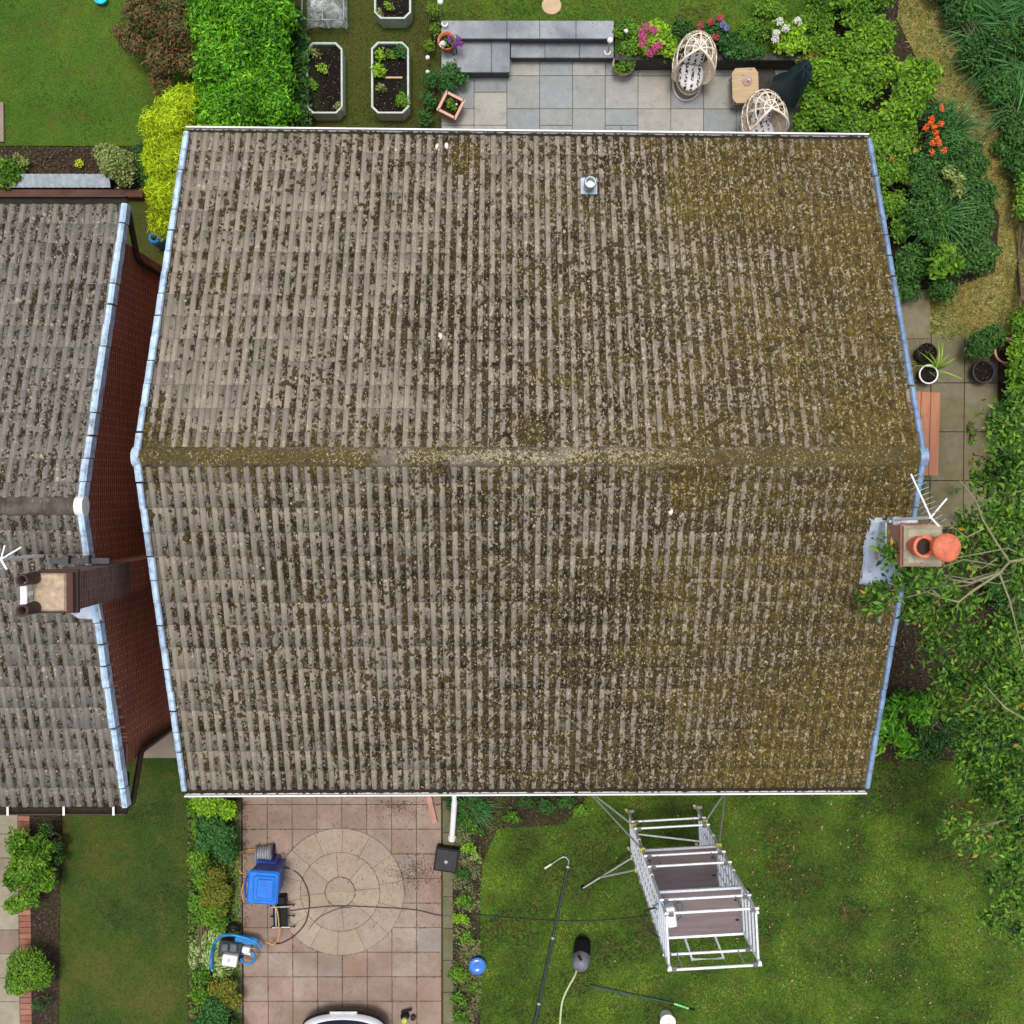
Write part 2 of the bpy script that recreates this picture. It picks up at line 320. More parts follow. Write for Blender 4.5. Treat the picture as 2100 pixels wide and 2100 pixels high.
S_PA = slabmat('grey sandstone slab', [(0, (.29, .305, .295)), (.2, (.36, .355, .315)), (.4, (.27, .305, .32)), (.6, (.34, .35, .335)), (.7, (.39, .375, .33)), (.8, (.25, .28, .30))], (.14, .145, .145), .25, (.24, .23, .17))
S_GP = slabmat('mossy side path slab', [(0, (.15, .13, .075)), (.4, (.17, .145, .085)), (.7, (.13, .12, .07)), (.9, (.19, .165, .12))], (.09, .08, .045), .55, (.12, .105, .035))
S_NB = slabmat('cream drive slab', [(0, (.33, .29, .21)), (.4, (.28, .21, .17)), (.7, (.30, .27, .2)), (.85, (.25, .17, .14))], (.16, .12, .09), .3)
S_BR = slabmat('red brick paver', [(0, (.26, .085, .05)), (.4, (.32, .12, .075)), (.7, (.22, .075, .05)), (.9, (.36, .15, .09))], (.12, .06, .04))
S_ED = slabmat('mossy edging stone', [(0, (.16, .14, .09)), (.5, (.13, .12, .07)), (.8, (.19, .165, .11))], (.07, .07, .03), .6)
M_STEP = slabmat('blue grey step stone', [(0, (.35, .375, .40)), (.3, (.43, .445, .45)), (.6, (.33, .355, .385)), (.8, (.40, .42, .435))], (.10, .11, .13), .75, (.12, .14, .17))
def brickmat(name, c1, c2, mortar, axis='YZ'):
    t = NT(name); p = t.sep(t.pos()); o = {'YZ': (p[1], p[2]), 'XZ': (p[0], p[2])}[axis]
    br = t.n('ShaderNodeTexBrick'); t.put(br.inputs['Vector'], t.comb(*o)); br.inputs['Scale'].default_value = 1
    for k, v in (('Brick Width', .225), ('Row Height', .075), ('Mortar Size', .009), ('Mortar Smooth', .3), ('Bias', -.1)): br.inputs[k].default_value = v
    br.inputs['Color1'].default_value = (*c1, 1); br.inputs['Color2'].default_value = (*c2, 1); br.inputs['Mortar'].default_value = (*mortar, 1)
    col = t.mix(t.step(t.noise(1.2, 4), .35, .7, 0, .35), br.outputs[0], (.07, .03, .022)); t.bump(br.outputs[1], -.004, .6); return t.out(col, .85, 0, .2)
B_YZ = brickmat('dark red brick', (.40, .12, .075), (.29, .08, .05), (.62, .36, .25)); B_XZ = brickmat('dark red brick face', (.40, .12, .075), (.29, .08, .05), (.62, .36, .25), 'XZ')
C_YZ = brickmat('pale red brick', (.50, .20, .15), (.60, .30, .22), (.48, .42, .36)); C_XZ = brickmat('pale red brick face', (.36, .13, .095), (.42, .19, .13), (.33, .27, .22), 'XZ')
M_VERGE = plain((.46, .60, .76), .4, 0, .22, 3, name='pale sky tinted verge cap', dirt=.75); M_VERGER = plain((.20, .30, .46), .45, 0, .3, 3, name='sky tinted verge cap', dirt=.7)  # white plastic caps; the blue is sky reflection painted into their colour
M_WHITE = plain((.78, .78, .76), .4, 0, .05, 8, name='white plastic', dirt=.15); M_WCLEAN = plain((.8, .8, .79), .35, 0, .03, name='clean white')
M_BLACK = plain((.010, .010, .012), .5, 0, .3, spec=.15, name='black plastic'); M_DKBR = plain((.03, .018, .014), .6, 0, .3, name='dark brown paint')
M_ALU = plain((.80, .81, .84), .35, .25, .08, 20, name='aluminium tube', dirt=.05); M_LEAD = plain((.42, .48, .56), .5, .1, .2, 4, name='lead flashing', dirt=.3)
M_GALV = plain((.40, .43, .44), .4, .6, .15, name='galvanised'); M_TERRA = plain((.50, .15, .07), .75, 0, .25, 6, name='terracotta', dirt=.15)
M_WOODR = None
def woodmat(name, c1, c2, ax=1):
    t = NT(name); m = [14, 14, 14]; m[ax] = 1.2; n = t.noise(1.6, 5, t.vmul(t.obj(), tuple(m)), .6)
    col = t.mix(t.step(n, .3, .7), c1, c2); col = t.mix(t.step(t.rnd(), 0, 1, 0, .3), col, tuple(x * .6 for x in c1))
    kn = t.vor(3.2, t.vmul(t.obj(), (3, 1, 1) if ax == 1 else (1, 3, 1))); col = t.mix(t.step(kn, .05, .12, .8, 0), col, (.09, .035, .02)); t.bump(n, .003, .4); return t.out(col, .7, 0, .25)
W_RED = woodmat('pinkish stained timber', (.36, .15, .08), (.50, .23, .13)); W_PALE = woodmat('pale timber', (.42, .30, .18), (.60, .45, .28), 0); W_PLY = woodmat('brown deck ply', (.155, .115, .115), (.215, .165, .165), 0)
# ============================================================= ground and surfaces (the setting)
def poly(name, pts, z, mat, px=True, kind='structure', th=.12, zpx=None):
    P = [U(a, b, z if zpx is None else zpx)[:2] for a, b in pts] if px else pts
    m = MB().prism([tuple(p) for p in P], z - th, z); o = m.build(name, mat); return tag(o, kind=kind)
tag(MB().prism([(-120, -120), (120, -120), (120, 120), (-120, 120)], -.6, -.04).build('ground', G_MS), kind='structure')
def XY(px, py, z=0): p = U(px, py, z); return (p.x, p.y)
LAWN_F = [XY(968, 1560), XY(1960, 1560), (9.6, -5.3), (13, -6), (13, -14), XY(985, 2450), XY(975, 1900), XY(1000, 1700)]
poly('front_lawn', LAWN_F, .0, G_FR, px=False)
LAWN_N = [XY(250, 1553), XY(420, 1553), XY(420, 1800), XY(405, 2000), XY(402, 2450), XY(112, 2450), XY(118, 1900), XY(125, 1800), XY(150, 1690), XY(150, 1600)]
poly('neighbour_front_lawn', LAWN_N, .0, G_NB, px=False)
LAWN_B = [(-14, U(0, 299).y), XY(330, 299), XY(420, 200), XY(430, -350), (-14, 9 + 4)]
poly('neighbour_back_lawn', LAWN_B, .0, G_BK, px=False)
LAWN_U = [XY(902, 52, .45), XY(1262, 52, .45), XY(1262, 116, .45), XY(1620, 116, .45), XY(1700, 60, .45), XY(1850, -400, .45), XY(902, -400, .45)]
poly('upper_lawn', LAWN_U, .45, G_BK, px=False, th=.6)
MOSSY = [XY(600, 320), XY(905, 320), XY(905, -400), XY(560, -400)]
poly('mossy_bed_ground', MOSSY, .0, G_MS, px=False)
STRAW = [XY(1850, -60), XY(1975, 60), XY(2030, 150), XY(2085, 300), XY(2150, 420), XY(2250, 640), XY(2100, 700), XY(1950, 690), XY(1870, 680), XY(1900, 610), XY(2040, 560), XY(2050, 440), XY(1960, 300), XY(1900, 160), XY(1840, 40)]
poly('dry_straw_path', STRAW, .004, G_ST, px=False)
poly('side_bed_soil', [(4.4, -5.4), (4.4, 9), (14, 9), (14, -5.4)], -.008, M_SOIL, px=False, th=.08)
poly('neighbour_bed_soil', [(-14, U(0, 302).y), XY(345, 302), XY(345, 400), (-14, U(0, 400).y)], -.004, M_SOIL, px=False)
poly('left_border_soil', [XY(385, 1600), XY(500, 1600), XY(500, 2450), XY(385, 2450)], .008, M_SOIL, px=False)
poly('right_border_soil', [XY(920, 1600), XY(1230, 1600), XY(1160, 1690), XY(1020, 1700), XY(985, 1780), XY(985, 2450), XY(920, 2450)], .012, M_SOIL, px=False)
poly('drive_bed_soil', [XY(50, 1670), XY(125, 1670), XY(118, 2450), XY(50, 2450)], .012, M_SOIL, px=False)
poly('gap_path', [(-5.4, -5), (-4.2, -5), (-4.2, 6.0), (-5.4, 6.0)], .008, plain((.20, .175, .11), .9, 0, .3, 3, name='mossy concrete'), px=False)
poly('front_gap_slab', [XY(280, 1470), XY(385, 1470), XY(385, 1554), XY(270, 1554)], .014, plain((.33, .28, .21), .9, 0, .15, 3, name='cream concrete'), px=False)
# paving of single slabs
def slabs(name, rects, z, th, mat, gap=.008, jit=.002, bed=None, kind='structure'):
    m = MB()
    for (x0, y0, x1, y1) in rects:
        h = z + random.uniform(-jit, jit); dx, dy = abs(x1 - x0) - gap, abs(y1 - y0) - gap
        m.box(((x0 + x1) / 2, (y0 + y1) / 2, h - th / 2), (dx, dy, th), bev=.005, rz=random.uniform(-.004, .004))
    return tag(m.build(name, mat), kind=kind)
def ashlar(x0, y0, nx, ny, s, ok):
    g = np.zeros((nx, ny), bool); out = []
    for j in range(ny):
        for i in range(nx):
            if g[i, j]: continue
            opts = [(2, 2), (2, 1), (2, 1), (1, 1), (1, 2), (2, 2)]; random.shuffle(opts); opts.sort(key=lambda q: -(q[0] * q[1]) + random.uniform(-3.5, 3.5))
            for a, b in opts + [(1, 1)]:
                if i + a <= nx and j + b <= ny and not g[i:i + a, j:j + b].any():
                    g[i:i + a, j:j + b] = True
                    cx, cy = x0 + (i + a / 2) * s, y0 + (j + b / 2) * s
                    if ok(cx, cy): out.append((x0 + i * s, y0 + j * s, x0 + (i + a) * s, y0 + (j + b) * s))
                    break
    return out
pa = U(905, 122); pb = U(1640, 300)
poly('patio_bed', [(pa.x, pb.y - 1), (pb.x, pb.y - 1), (pb.x, pa.y), (pa.x, pa.y)], .0, plain((.10, .095, .08), .95, 0, .3, 20, name='mortar bed'), px=False)
slabs('patio', ashlar(pa.x, pa.y - 9 * .3, 22, 9, .3, lambda x, y: True), .025, .03, S_PA)
# driveway
dx0, dx1, dy1, dy0 = U(497, 1600).x, U(905, 1600).x, U(600, 1560).y, U(600, 2500).y
poly('driveway_bed', [(dx0, dy0), (dx1, dy0), (dx1, dy1), (dx0, dy1)], .0, plain((.10, .08, .06), .95, 0, .35, 20, name='joint sand'), px=False, th=.1)
cc = U(698, 1828); CR = 1.19; rec = []; n = 8; sx = (dx1 - dx0) / n
yy = U(600, 1648).y + .45
while yy > dy0:
    for i in range(n): rec.append((dx0 + i * sx, yy - sx, dx0 + (i + 1) * sx, yy))
    yy -= sx
rec = [r for r in rec if not all((x - cc.x) ** 2 + (y - cc.y) ** 2 < (CR - .02) ** 2 for x in (r[0], r[2]) for y in (r[1], r[3]))]
slabs('driveway', rec, .020, .03, S_DR)
m = MB(); prev = 0
def wedge(r0, r1, a0, a1, z, g=.008):
    k = 6; ga0, ga1 = g / max(r0, .1) / 2, g / r1 / 2
    po = [(cc.x + (r1 - g / 2) * math.cos(a0 + ga1 + (a1 - a0 - 2 * ga1) * i / k), cc.y + (r1 - g / 2) * math.sin(a0 + ga1 + (a1 - a0 - 2 * ga1) * i / k)) for i in range(k + 1)]
    pi = [(cc.x + (r0 + g / 2) * math.cos(a0 + ga0 + (a1 - a0 - 2 * ga0) * i / k), cc.y + (r0 + g / 2) * math.sin(a0 + ga0 + (a1 - a0 - 2 * ga0) * i / k)) for i in range(k + 1)]
    m.prism(po + pi[::-1], z - .03, z)
for q in range(2): wedge(.001, .28, math.pi * q, math.pi * (q + 1), .029, .006)
for q in range(8): wedge(.28, .74, math.pi * q / 4 + .1, math.pi * (q + 1) / 4 + .1, .028 + random.uniform(-.001, .001))
for q in range(14): wedge(.74, CR, 2 * math.pi * q / 14 + .18, 2 * math.pi * (q + 1) / 14 + .18, .028 + random.uniform(-.001, .001))
tag(m.build('driveway_circle', S_CI), kind='structure')
tag(MB().lathe((cc.x, cc.y, 0), [(CR + .004, -.02), (CR + .004, .0245)], 64).build('driveway_circle_bed', plain((.11, .09, .06), .95, 0, .3, 18, name='circle joint')), kind='structure')
e0, e1 = U(908, 1640), U(929, 1640); rec = []; y = e0.y
while y > -13: rec.append((e0.x, y - .6, e1.x, y)); y -= .6
slabs('driveway_edging', rec, .05, .12, S_ED)
rec = []; y = U(600, 1640).y; xa, xb = U(482, 1700).x, U(496, 1700).x
while y > -13: rec.append((xa, y - .2, xb, y)); y -= .2
slabs('driveway_left_edging', rec, .04, .1, S_ED)
# neighbour drive
y = U(0, 1660).y; rec = []
while y > -13:
    for i in range(5): x = U(38, 1700).x - (i + 1) * .45; rec.append((x, y - .45, x + .45, y))
    y -= .45
slabs('neighbour_drive', rec, .03, .06, S_NB)
y = U(0, 1660).y; rec = []; xa, xb = U(38, 1700).x, U(38, 1700).x + .225
while y > -13: rec.append((xa, y - .11, xb, y)); y -= .11
slabs('neighbour_drive_brick_edge', rec, .034, .1, S_BR)
# side path
rec = []; x0 = 5.15
for i, wd in enumerate((.75, .62, .62, .62, .62, .62)):
    x1 = x0 + wd; y = U(1900, 685).y
    while y > -.6: rec.append((x0, y - .9, x1, y)); y -= .9
    x0 = x1
slabs('side_path', rec, .03, .06, S_GP, .012)
m = MB().box((U(1870, 640).x, U(1870, 645).y, .03), (.62, .9, .06), bev=.005); tag(m.build('side_path_end_slab', S_GP), kind='structure')
# stone planks and steps of the patio
def stepblock(name, x0, y0, x1, y1, z0, z1, n, label, cuts=None):
    a, b = U(x0, y0, z1), U(x1, y1, z1); t = thing(name, label, 'step', ((a.x + b.x) / 2, (a.y + b.y) / 2, z0)); o = t.location
    MB().box(((a.x + b.x) / 2, (a.y + b.y) / 2, (z0 + z1 - .04) / 2), (b.x - a.x - .04, a.y - b.y - .04, z1 - .04 - z0)).build('riser', plain((.07, .075, .085), .8, 0, .3, 8, name='dark step riser'), t, o)
    m = MB(); xs = cuts or [i / n for i in range(n + 1)]
    for i in range(len(xs) - 1):
        xa, xb = a.x + (b.x - a.x) * xs[i], a.x + (b.x - a.x) * xs[i + 1]; m.box(((xa + xb) / 2, (a.y + b.y) / 2, z1 - .02), (xb - xa - .008, a.y - b.y, .04), bev=.006)
    m.build('tread', M_STEP, t, o); return t
stepblock('stone_step', 905, 42, 1259, 79, .0, .55, 5, 'long blue grey top step along the upper lawn edge', [0, .38, .57, .78, 1])
stepblock('stone_step', 1047, 80, 1259, 118, .0, .28, 3, 'lower blue grey step between the raised block and white garden light')
stepblock('stone_landing', 905, 80, 1046, 148, .0, .36, 2, 'pale grey two slab landing block left of the lower step', [.28 * 0, .73, 1])
a, b = U(1262, 122, .5), U(1640, 122, .5)
tag(MB().box(((a.x + b.x) / 2, a.y + .05, .22), (b.x - a.x, .12, .56)).build('retaining_wall', plain((.05, .05, .045), .9, 0, .4, 10, name='dark walling')), 'low dark retaining wall along the back of the patio', 'garden wall')
# ============================================================= houses
def bil(EL, ER, RL, RR, u, v):
    u = u[..., None]; v = v[..., None]; e = EL * (1 - u) + ER * u; r = RL * (1 - u) + RR * u; return e * (1 - v) + r * v
PROF = [(0, 0), (.48, 0), (.54, .020), (.60, .026), (.90, .026), (.96, .020), (1.0, 0)]
def prof(f):
    xs = [p[0] for p in PROF]; return np.interp(f % 1, xs, [p[1] for p in PROF])
def slope(name, C, cols, rows, mat, parent, off, seed=1):
    EL, ER, RL, RR = [np.array(c, float) for c in C]; rg = np.random.default_rng(seed)
    fr = np.array([p[0] for p in PROF][:-1]); cu = (np.arange(cols)[:, None] + fr[None]).ravel(); cu = np.append(cu, cols); hp = prof(cu - 1e-9); hp[-1] = 0
    n = len(cu); V = []; F = []; UVs = []
    jit = rg.uniform(-.003, .003, (rows, cols // 2 + 2)); jv = rg.uniform(-.05, .05, (rows, cols // 2 + 2))
    o = 0
    for r in range(rows):
        tj = jit[r][(cu // 2).astype(int)]; lv = jv[r][(cu // 2).astype(int)] * .35
        lo = r + lv * 1.0; hi = np.full(n, r + 1.06)
        a = bil(EL, ER, RL, RR, cu / cols, lo / rows); b = bil(EL, ER, RL, RR, cu / cols, hi / rows)
        a0 = a.copy(); a0[:, 2] += hp - .012 + tj; a[:, 2] += hp + .023 + tj; b[:, 2] += hp - .004
        V += [a0, a, b]; i = np.arange(n - 1)
        q1 = np.stack([o + i, o + i + 1, o + n + i + 1, o + n + i], 1); q2 = q1 + n
        F += [q1, q2]
        ca, cb = cu[:-1], np.where(cu[1:] % 1 == 0, cu[1:] - 1e-3, cu[1:])
        e = np.full(n - 1, r + .001); h = np.full(n - 1, r + .999)
        UVs += [np.stack([np.stack([ca, e], 1), np.stack([cb, e], 1), np.stack([cb, e + .01], 1), np.stack([ca, e + .01], 1)], 1),
                np.stack([np.stack([ca, e], 1), np.stack([cb, e], 1), np.stack([cb, h], 1), np.stack([ca, h], 1)], 1)]
        o += 3 * n
    return npmesh(name, np.concatenate(V), np.concatenate(F), mat, parent, np.concatenate(UVs), off=off)
vn1, vn2, vn3 = Val2(3), Val2(5), Val2(9)
def lumps(name, Cs, cols, count, mat, parent, off, rng, size, pal=False, dens=None):
    V, F, o = [], [], 0
    for C in Cs:
        EL, ER, RL, RR = [np.array(c, float) for c in C]; u = rng.random(count); v = rng.random(count) ** .92
        P = bil(EL, ER, RL, RR, u, v); f = (u * cols) % 1; X, Y = P[:, 0], P[:, 1]
        nz = vn1(X * .8 + 9, Y * .8 + 9) * .5 + vn2(X * 3 + 20, Y * 3 + 20) * .3 + vn3(X * 9 + 40, Y * 9 + 40) * .35
        g = np.clip((X + 4.4) / 9, 0, 1) if dens is None else np.full(len(X), dens)
        pan = (f < .5) * .34 + (np.abs(f - .02) < .05) * .12
        rid = np.clip((v - .86) / .14, 0, 1) * .28 * np.clip(vn1(X * 1.3 + 30, Y + 30) * 2, 0.2, 1)
        p = (nz - .60) * 1.5 + g * .55 + pan - .14 + rid
        keep = rng.random(count) < np.clip(p, .0, 1) * (.95 if not pal else .8)
        P = P[keep]; f = f[keep]; n = len(P); P[:, 2] += prof(f) + .012
        s = rng.uniform(size[0], size[1], n) * (1 + (rng.random(n) < .06) * .8); el = rng.uniform(.6, 1.2, n); an = rng.uniform(0, np.pi, n)
        hh = s * rng.uniform(.4, .9, n); k = 6; rings = [(1, 0, 0), (.78, .7, .3)]; vs = []
        for rr, hz, tw in rings:
            for q in range(k):
                a = 2 * np.pi * q / k + tw; rj = rr * s * rng.uniform(.75, 1.2, n); x = np.cos(a) * rj; y = np.sin(a) * rj * el
                vs.append(np.stack([P[:, 0] + x * np.cos(an) - y * np.sin(an), P[:, 1] + x * np.sin(an) + y * np.cos(an), P[:, 2] + hz * hh - .012 * (hz == 0)], 1))
        vs.append(P + np.stack([np.zeros(n), np.zeros(n), hh], 1)); v_ = np.stack(vs, 1).reshape(-1, 3); m = 2 * k + 1; i = np.arange(n)[:, None] * m + o
        for q in range(k):
            j = (q + 1) % k; F += [i + [q, j, k + j], i + [q, k + j, k + q], i + [k + q, k + j, 2 * k]]
        V.append(v_); o += len(v_)
    ob = npmesh(name, np.concatenate(V), np.concatenate(F), mat, parent, smooth=False, off=off); return tag(ob, kind='stuff')
def verge(parent, off, Es, mat, seg, width, sgn, zoff=.03):
    "stepped verge caps along a gable edge; Es = (eave pt, ridge pt)"
    a, b = Vector(Es[0]), Vector(Es[1]); m = MB()
    for i in range(seg):
        j0 = random.uniform(-.06, .06) if 0 < i else 0; p, q = a.lerp(b, (i + j0) / seg), a.lerp(b, (i + .955) / seg); w = width * random.uniform(.85, 1.12)
        for s0, s1, z0, z1 in ((0, w, .0, .012),):
            vs = []
            for P_, dz in ((p, .024), (q, .008)):
                for (x, z) in ((-.012, -.14), (-.012, .02), (.018, .045), (w - .01, .045), (w, .02), (w, -.01)):
                    vs.append((P_.x - sgn * x, P_.y, P_.z + z + dz + zoff))
            fs = [(k, k + 1, 7 + k, 6 + k) for k in range(5)] + [(5, 4, 3, 2, 1, 0), (6, 7, 8, 9, 10, 11)]
            if sgn < 0: fs = [f[::-1] for f in fs]
            m.add(vs, fs)
    return m.build('verge', mat, parent, off)
M_SILT = lumpmat('gutter silt', [(.016, .013, .01), (.03, .024, .016), (.05, .04, .025)], 6)
def gutter(parent, off, a, b, outw, mat, debris=True, dmat=None):
    "open gutter from a to b; outw = unit vector away from the wall"
    a, b, w = Vector(a), Vector(b), Vector(outw); m = MB(); pr = [(-.05, .0), (-.05, -.05), (-.03, -.075), (.03, -.075), (.055, -.05), (.055, .008), (.075, .008), (.075, -.055), (.04, -.095), (-.04, -.095), (-.065, -.06), (-.065, .0)]
    vs = [(P_ + w * x + Vector((0, 0, z)))[:] for P_ in (a, b) for x, z in pr]; n = len(pr)
    m.add(vs, [(i, (i + 1) % n, n + (i + 1) % n, n + i) for i in range(n)]); g = m.build('gutter', mat, parent, off)
    L_ = (b - a).length; sm = MB(); NN = int(L_ * 30); vs = []
    for i in range(NN + 1):
        p = a.lerp(b, i / NN); hh = -.045 + (.03 * vn2(np.array([i * .13]), np.array([a.y]))[0] if debris else 0)
        vs += [(p + w * -.045 + Vector((0, 0, hh)))[:], (p + w * (.03 + random.uniform(-.02, .022)) + Vector((0, 0, hh - .004)))[:], (p + w * .045 + Vector((0, 0, -.066)))[:]]
    sm.add(vs, [(i * 3 + k, i * 3 + 3 + k, i * 3 + 4 + k, i * 3 + 1 + k) for i in range(NN) for k in (0, 1)]); sm.build('silt', M_SILT, g, off)
    if debris:
        d = MB(); L = (b - a).length; N = int(L * 34)
        for i in range(N):
            p = a.lerp(b, random.random()) + w * random.uniform(-.03, .04); s = random.uniform(.015, .05); d.ball(p - Vector((0, 0, .045 + random.random() * .02)), s * .55, 6, .6)
        tag(d.build('gutter_debris', dmat or M_MOSS, g, off), kind='stuff')
    return g
def wallbox(name, x0, y0, x1, y1, z1, thick, face, mats, parent, off, gable=None, yr=None):
    x0, x1 = sorted((x0, x1)); y0, y1 = sorted((y0, y1))
    m = MB(); m.prism([(x0, y1 - thick), (x1, y1 - thick), (x1, y1), (x0, y1)], -.1, z1); m.build('rear_wall', mats[1], parent, off)
    m = MB(); m.prism([(x0, y0), (x1, y0), (x1, y0 + thick), (x0, y0 + thick)], -.1, z1); m.build('front_wall', mats[1], parent, off)
    for xa, xb in ((x0, x0 + thick), (x1 - thick, x1)):
        ya, yb = y0 + thick, y1 - thick; pts = [(ya, -.1), (yb, -.1), (yb, z1), (yr, gable), (ya, z1)]
        vs = [(xa, y, z) for y, z in pts] + [(xb, y, z) for y, z in pts]; n = 5
        MB().add(vs, [(4, 3, 2, 1, 0), (5, 6, 7, 8, 9)] + [(i, (i + 1) % n, n + (i + 1) % n, n + i) for i in range(n)]).build('gable_wall', mats[0], parent, off)
M_GLASS = plain((.03, .04, .05), .08, 0, .2, 2, .8, name='dark window glass')
def window(parent, off, c, w_, h_, ny):
    m = MB(); x, y, z = c; e = .06
    for dx, dz, sx, sz in ((0, h_ / 2, w_ + e, e), (0, -h_ / 2, w_ + e, e)): m.box((x + dx, y, z + dz), (sx, .1, sz))
    for dx in (-w_ / 2, 0, w_ / 2): m.box((x + dx, y, z), (e, .096, h_ - e - .002))
    f = m.build('window', M_WCLEAN, parent, off); MB().box((x, y, z), (w_ - .05, .03, h_ - .05)).build('pane', M_GLASS, f, off)
    MB().box((x, y + ny * .06, z - h_ / 2 - .06), (w_ + .2, .18, .05)).build('sill', M_WCLEAN, f, off)
def door(parent, off, c, ny, col):
    x, y = c; d = MB().box((x, y, 1.05), (.9, .08, 2.1), bev=.01).build('door', plain(col, .5, name='painted door'), parent, off)
    MB().tube([(x + .35, y + ny * .07, 1.0), (x + .35, y + ny * .07, 1.15)], .012).build('handle', M_GALV, d, off)
# ------------------------------------------------ main house
ZE = 5.0; ZR = 7.08
EL, ER = U(386, 273, ZE), U(1778, 288, ZE); RL, RR = U(283, 937, ZR), U(1889, 937, ZR); FL, FR = U(382, 1619, ZE), U(1774, 1613, ZE)
H = thing('house', 'detached brick house under the large moss covered tiled roof in the middle', 'house', (0, 0, 0)); HO = (0, 0, 0)
CN, CS_ = (EL, ER, RL, RR), (FL, FR, RL, RR)
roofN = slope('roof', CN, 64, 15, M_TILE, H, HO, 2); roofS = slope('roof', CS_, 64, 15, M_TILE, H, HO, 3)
roofN['label'] = 'rear roof slope with grey tiles turning mossy to the right'; roofS['label'] = 'front roof slope heavily covered in brown moss'
rg = np.random.default_rng(21)
for rf, C in ((roofN, CN), (roofS, CS_)):
    lumps('moss', [C], 64, 30000, M_MOSS, rf, HO, rg, (.010, .032)); lumps('lichen', [C], 64, 24000, M_LICH, rf, HO, rg, (.006, .016), True)
# ridge tiles under a thick band of moss
m = MB(); nseg = 21
for i in range(nseg):
    p, q = Vector(RL).lerp(RR, i / nseg), Vector(RL).lerp(RR, (i + .985) / nseg); vs = []
    for P_, k in ((p, 1.04), (q, .98)):
        for j in range(9):
            a_ = math.pi * j / 8; vs.append((P_.x, P_.y + math.cos(a_) * .125 * k, P_.z - .055 + math.sin(a_) * .105 * k))
    m.add(vs, [(j, 9 + j, 10 + j, j + 1) for j in range(8)], True)
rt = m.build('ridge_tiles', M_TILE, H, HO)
def ridgecover(name, RL_, RR_, count, mat, parent, hw, size, fl=0, seed=5, mid=0.0):
    g_ = np.random.default_rng(seed); u = g_.random(count); off = g_.normal(0, hw * .6, count); off = np.clip(off, -hw * 1.6, hw * 1.6); a = np.array(RL_); b = np.array(RR_); P = a + (b - a) * u[:, None]
    P[:, 1] += off; P[:, 2] += np.where(np.abs(off) < .12, -.055 + np.sqrt(np.clip(.0125 - off ** 2, 0, 1)), -np.abs(off) * .45 + .01)
    d = vn2(P[:, 0] * 2 + 50, P[:, 1] * 4 + 50); P = P[g_.random(count) < np.clip(d * 1.1 + .2 + fl + mid * np.exp(-((P[:, 0] - .3) / 1.9) ** 4), 0, 1)]; n = len(P); s = g_.uniform(size[0], size[1], n); vs = []; k = 5
    for q in range(k): a_ = 2 * np.pi * q / k; rj = s * g_.uniform(.7, 1.3, n); vs.append(P + np.stack([np.cos(a_) * rj, np.sin(a_) * rj, np.full(n, -.008)], 1))
    vs.append(P + np.stack([g_.normal(0, .004, n), g_.normal(0, .004, n), s * g_.uniform(.4, 1, n)], 1)); v_ = np.stack(vs, 1).reshape(-1, 3); i = np.arange(n)[:, None] * (k + 1); F = [i + [q, (q + 1) % k, k] for q in range(k)]
    return tag(npmesh(name, v_, np.concatenate(F), mat, parent), kind='stuff')
M_MOSSR = lumpmat('olive ridge moss', [(.035, .026, .014), (.10, .08, .025), (.07, .052, .03), (.14, .11, .03), (.24, .20, .12)], 1.6)
ridgecover('moss', RL, RR, 30000, M_MOSSR, rt, .30, (.008, .026), .0, 5, -.55); ridgecover('lichen', RL, RR, 17000, M_LICH, rt, .22, (.006, .017), -.5, 8, .45)
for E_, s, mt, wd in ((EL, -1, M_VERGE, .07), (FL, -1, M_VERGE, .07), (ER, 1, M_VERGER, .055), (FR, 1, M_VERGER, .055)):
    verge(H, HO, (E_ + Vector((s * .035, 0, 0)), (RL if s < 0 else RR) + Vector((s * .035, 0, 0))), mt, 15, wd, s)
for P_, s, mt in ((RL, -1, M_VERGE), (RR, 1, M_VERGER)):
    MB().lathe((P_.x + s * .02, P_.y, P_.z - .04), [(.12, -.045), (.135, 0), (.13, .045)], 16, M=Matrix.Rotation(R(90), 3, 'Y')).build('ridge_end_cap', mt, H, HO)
vy = Vector((0, 1, 0))
gutter(H, HO, EL + Vector((-.03, .025, -.01)), ER + Vector((.03, .025, -.01)), (0, 1, 0), M_WHITE); gutter(H, HO, FL + Vector((-.03, -.035, -.01)), FR + Vector((.03, -.035, -.01)), (0, -1, 0), M_WHITE)
wx0, wx1, wy0, wy1 = EL.x + .12, ER.x - .12, FL.y + .38, EL.y - .38
wallbox('wall', wx0, wy0, wx1, wy1, 4.86, .28, None, (B_YZ, B_XZ), H, HO, 6.86, RL.y)
for yy, s in ((EL.y, 1), (FL.y, -1)): MB().box(((EL.x + ER.x) / 2, yy - s * .2, 4.84), (ER.x - EL.x - .02, .36, .03)).build('soffit', M_WCLEAN, H, HO)
for x in (-2.8, .2, 3): window(H, HO, (x, wy1, 3.9), 1.6, 1.1, 1); window(H, HO, (x, wy0, 3.9), 1.6, 1.1, -1)
for x in (-2.8, 3): window(H, HO, (x, wy1, 1.6), 1.8, 1.3, 1); window(H, HO, (x, wy0, 1.6), 1.8, 1.2, -1)
door(H, HO, (.2, wy1), 1, (.7, .7, .7)); door(H, HO, (.2, wy0), -1, (.05, .12, .08))
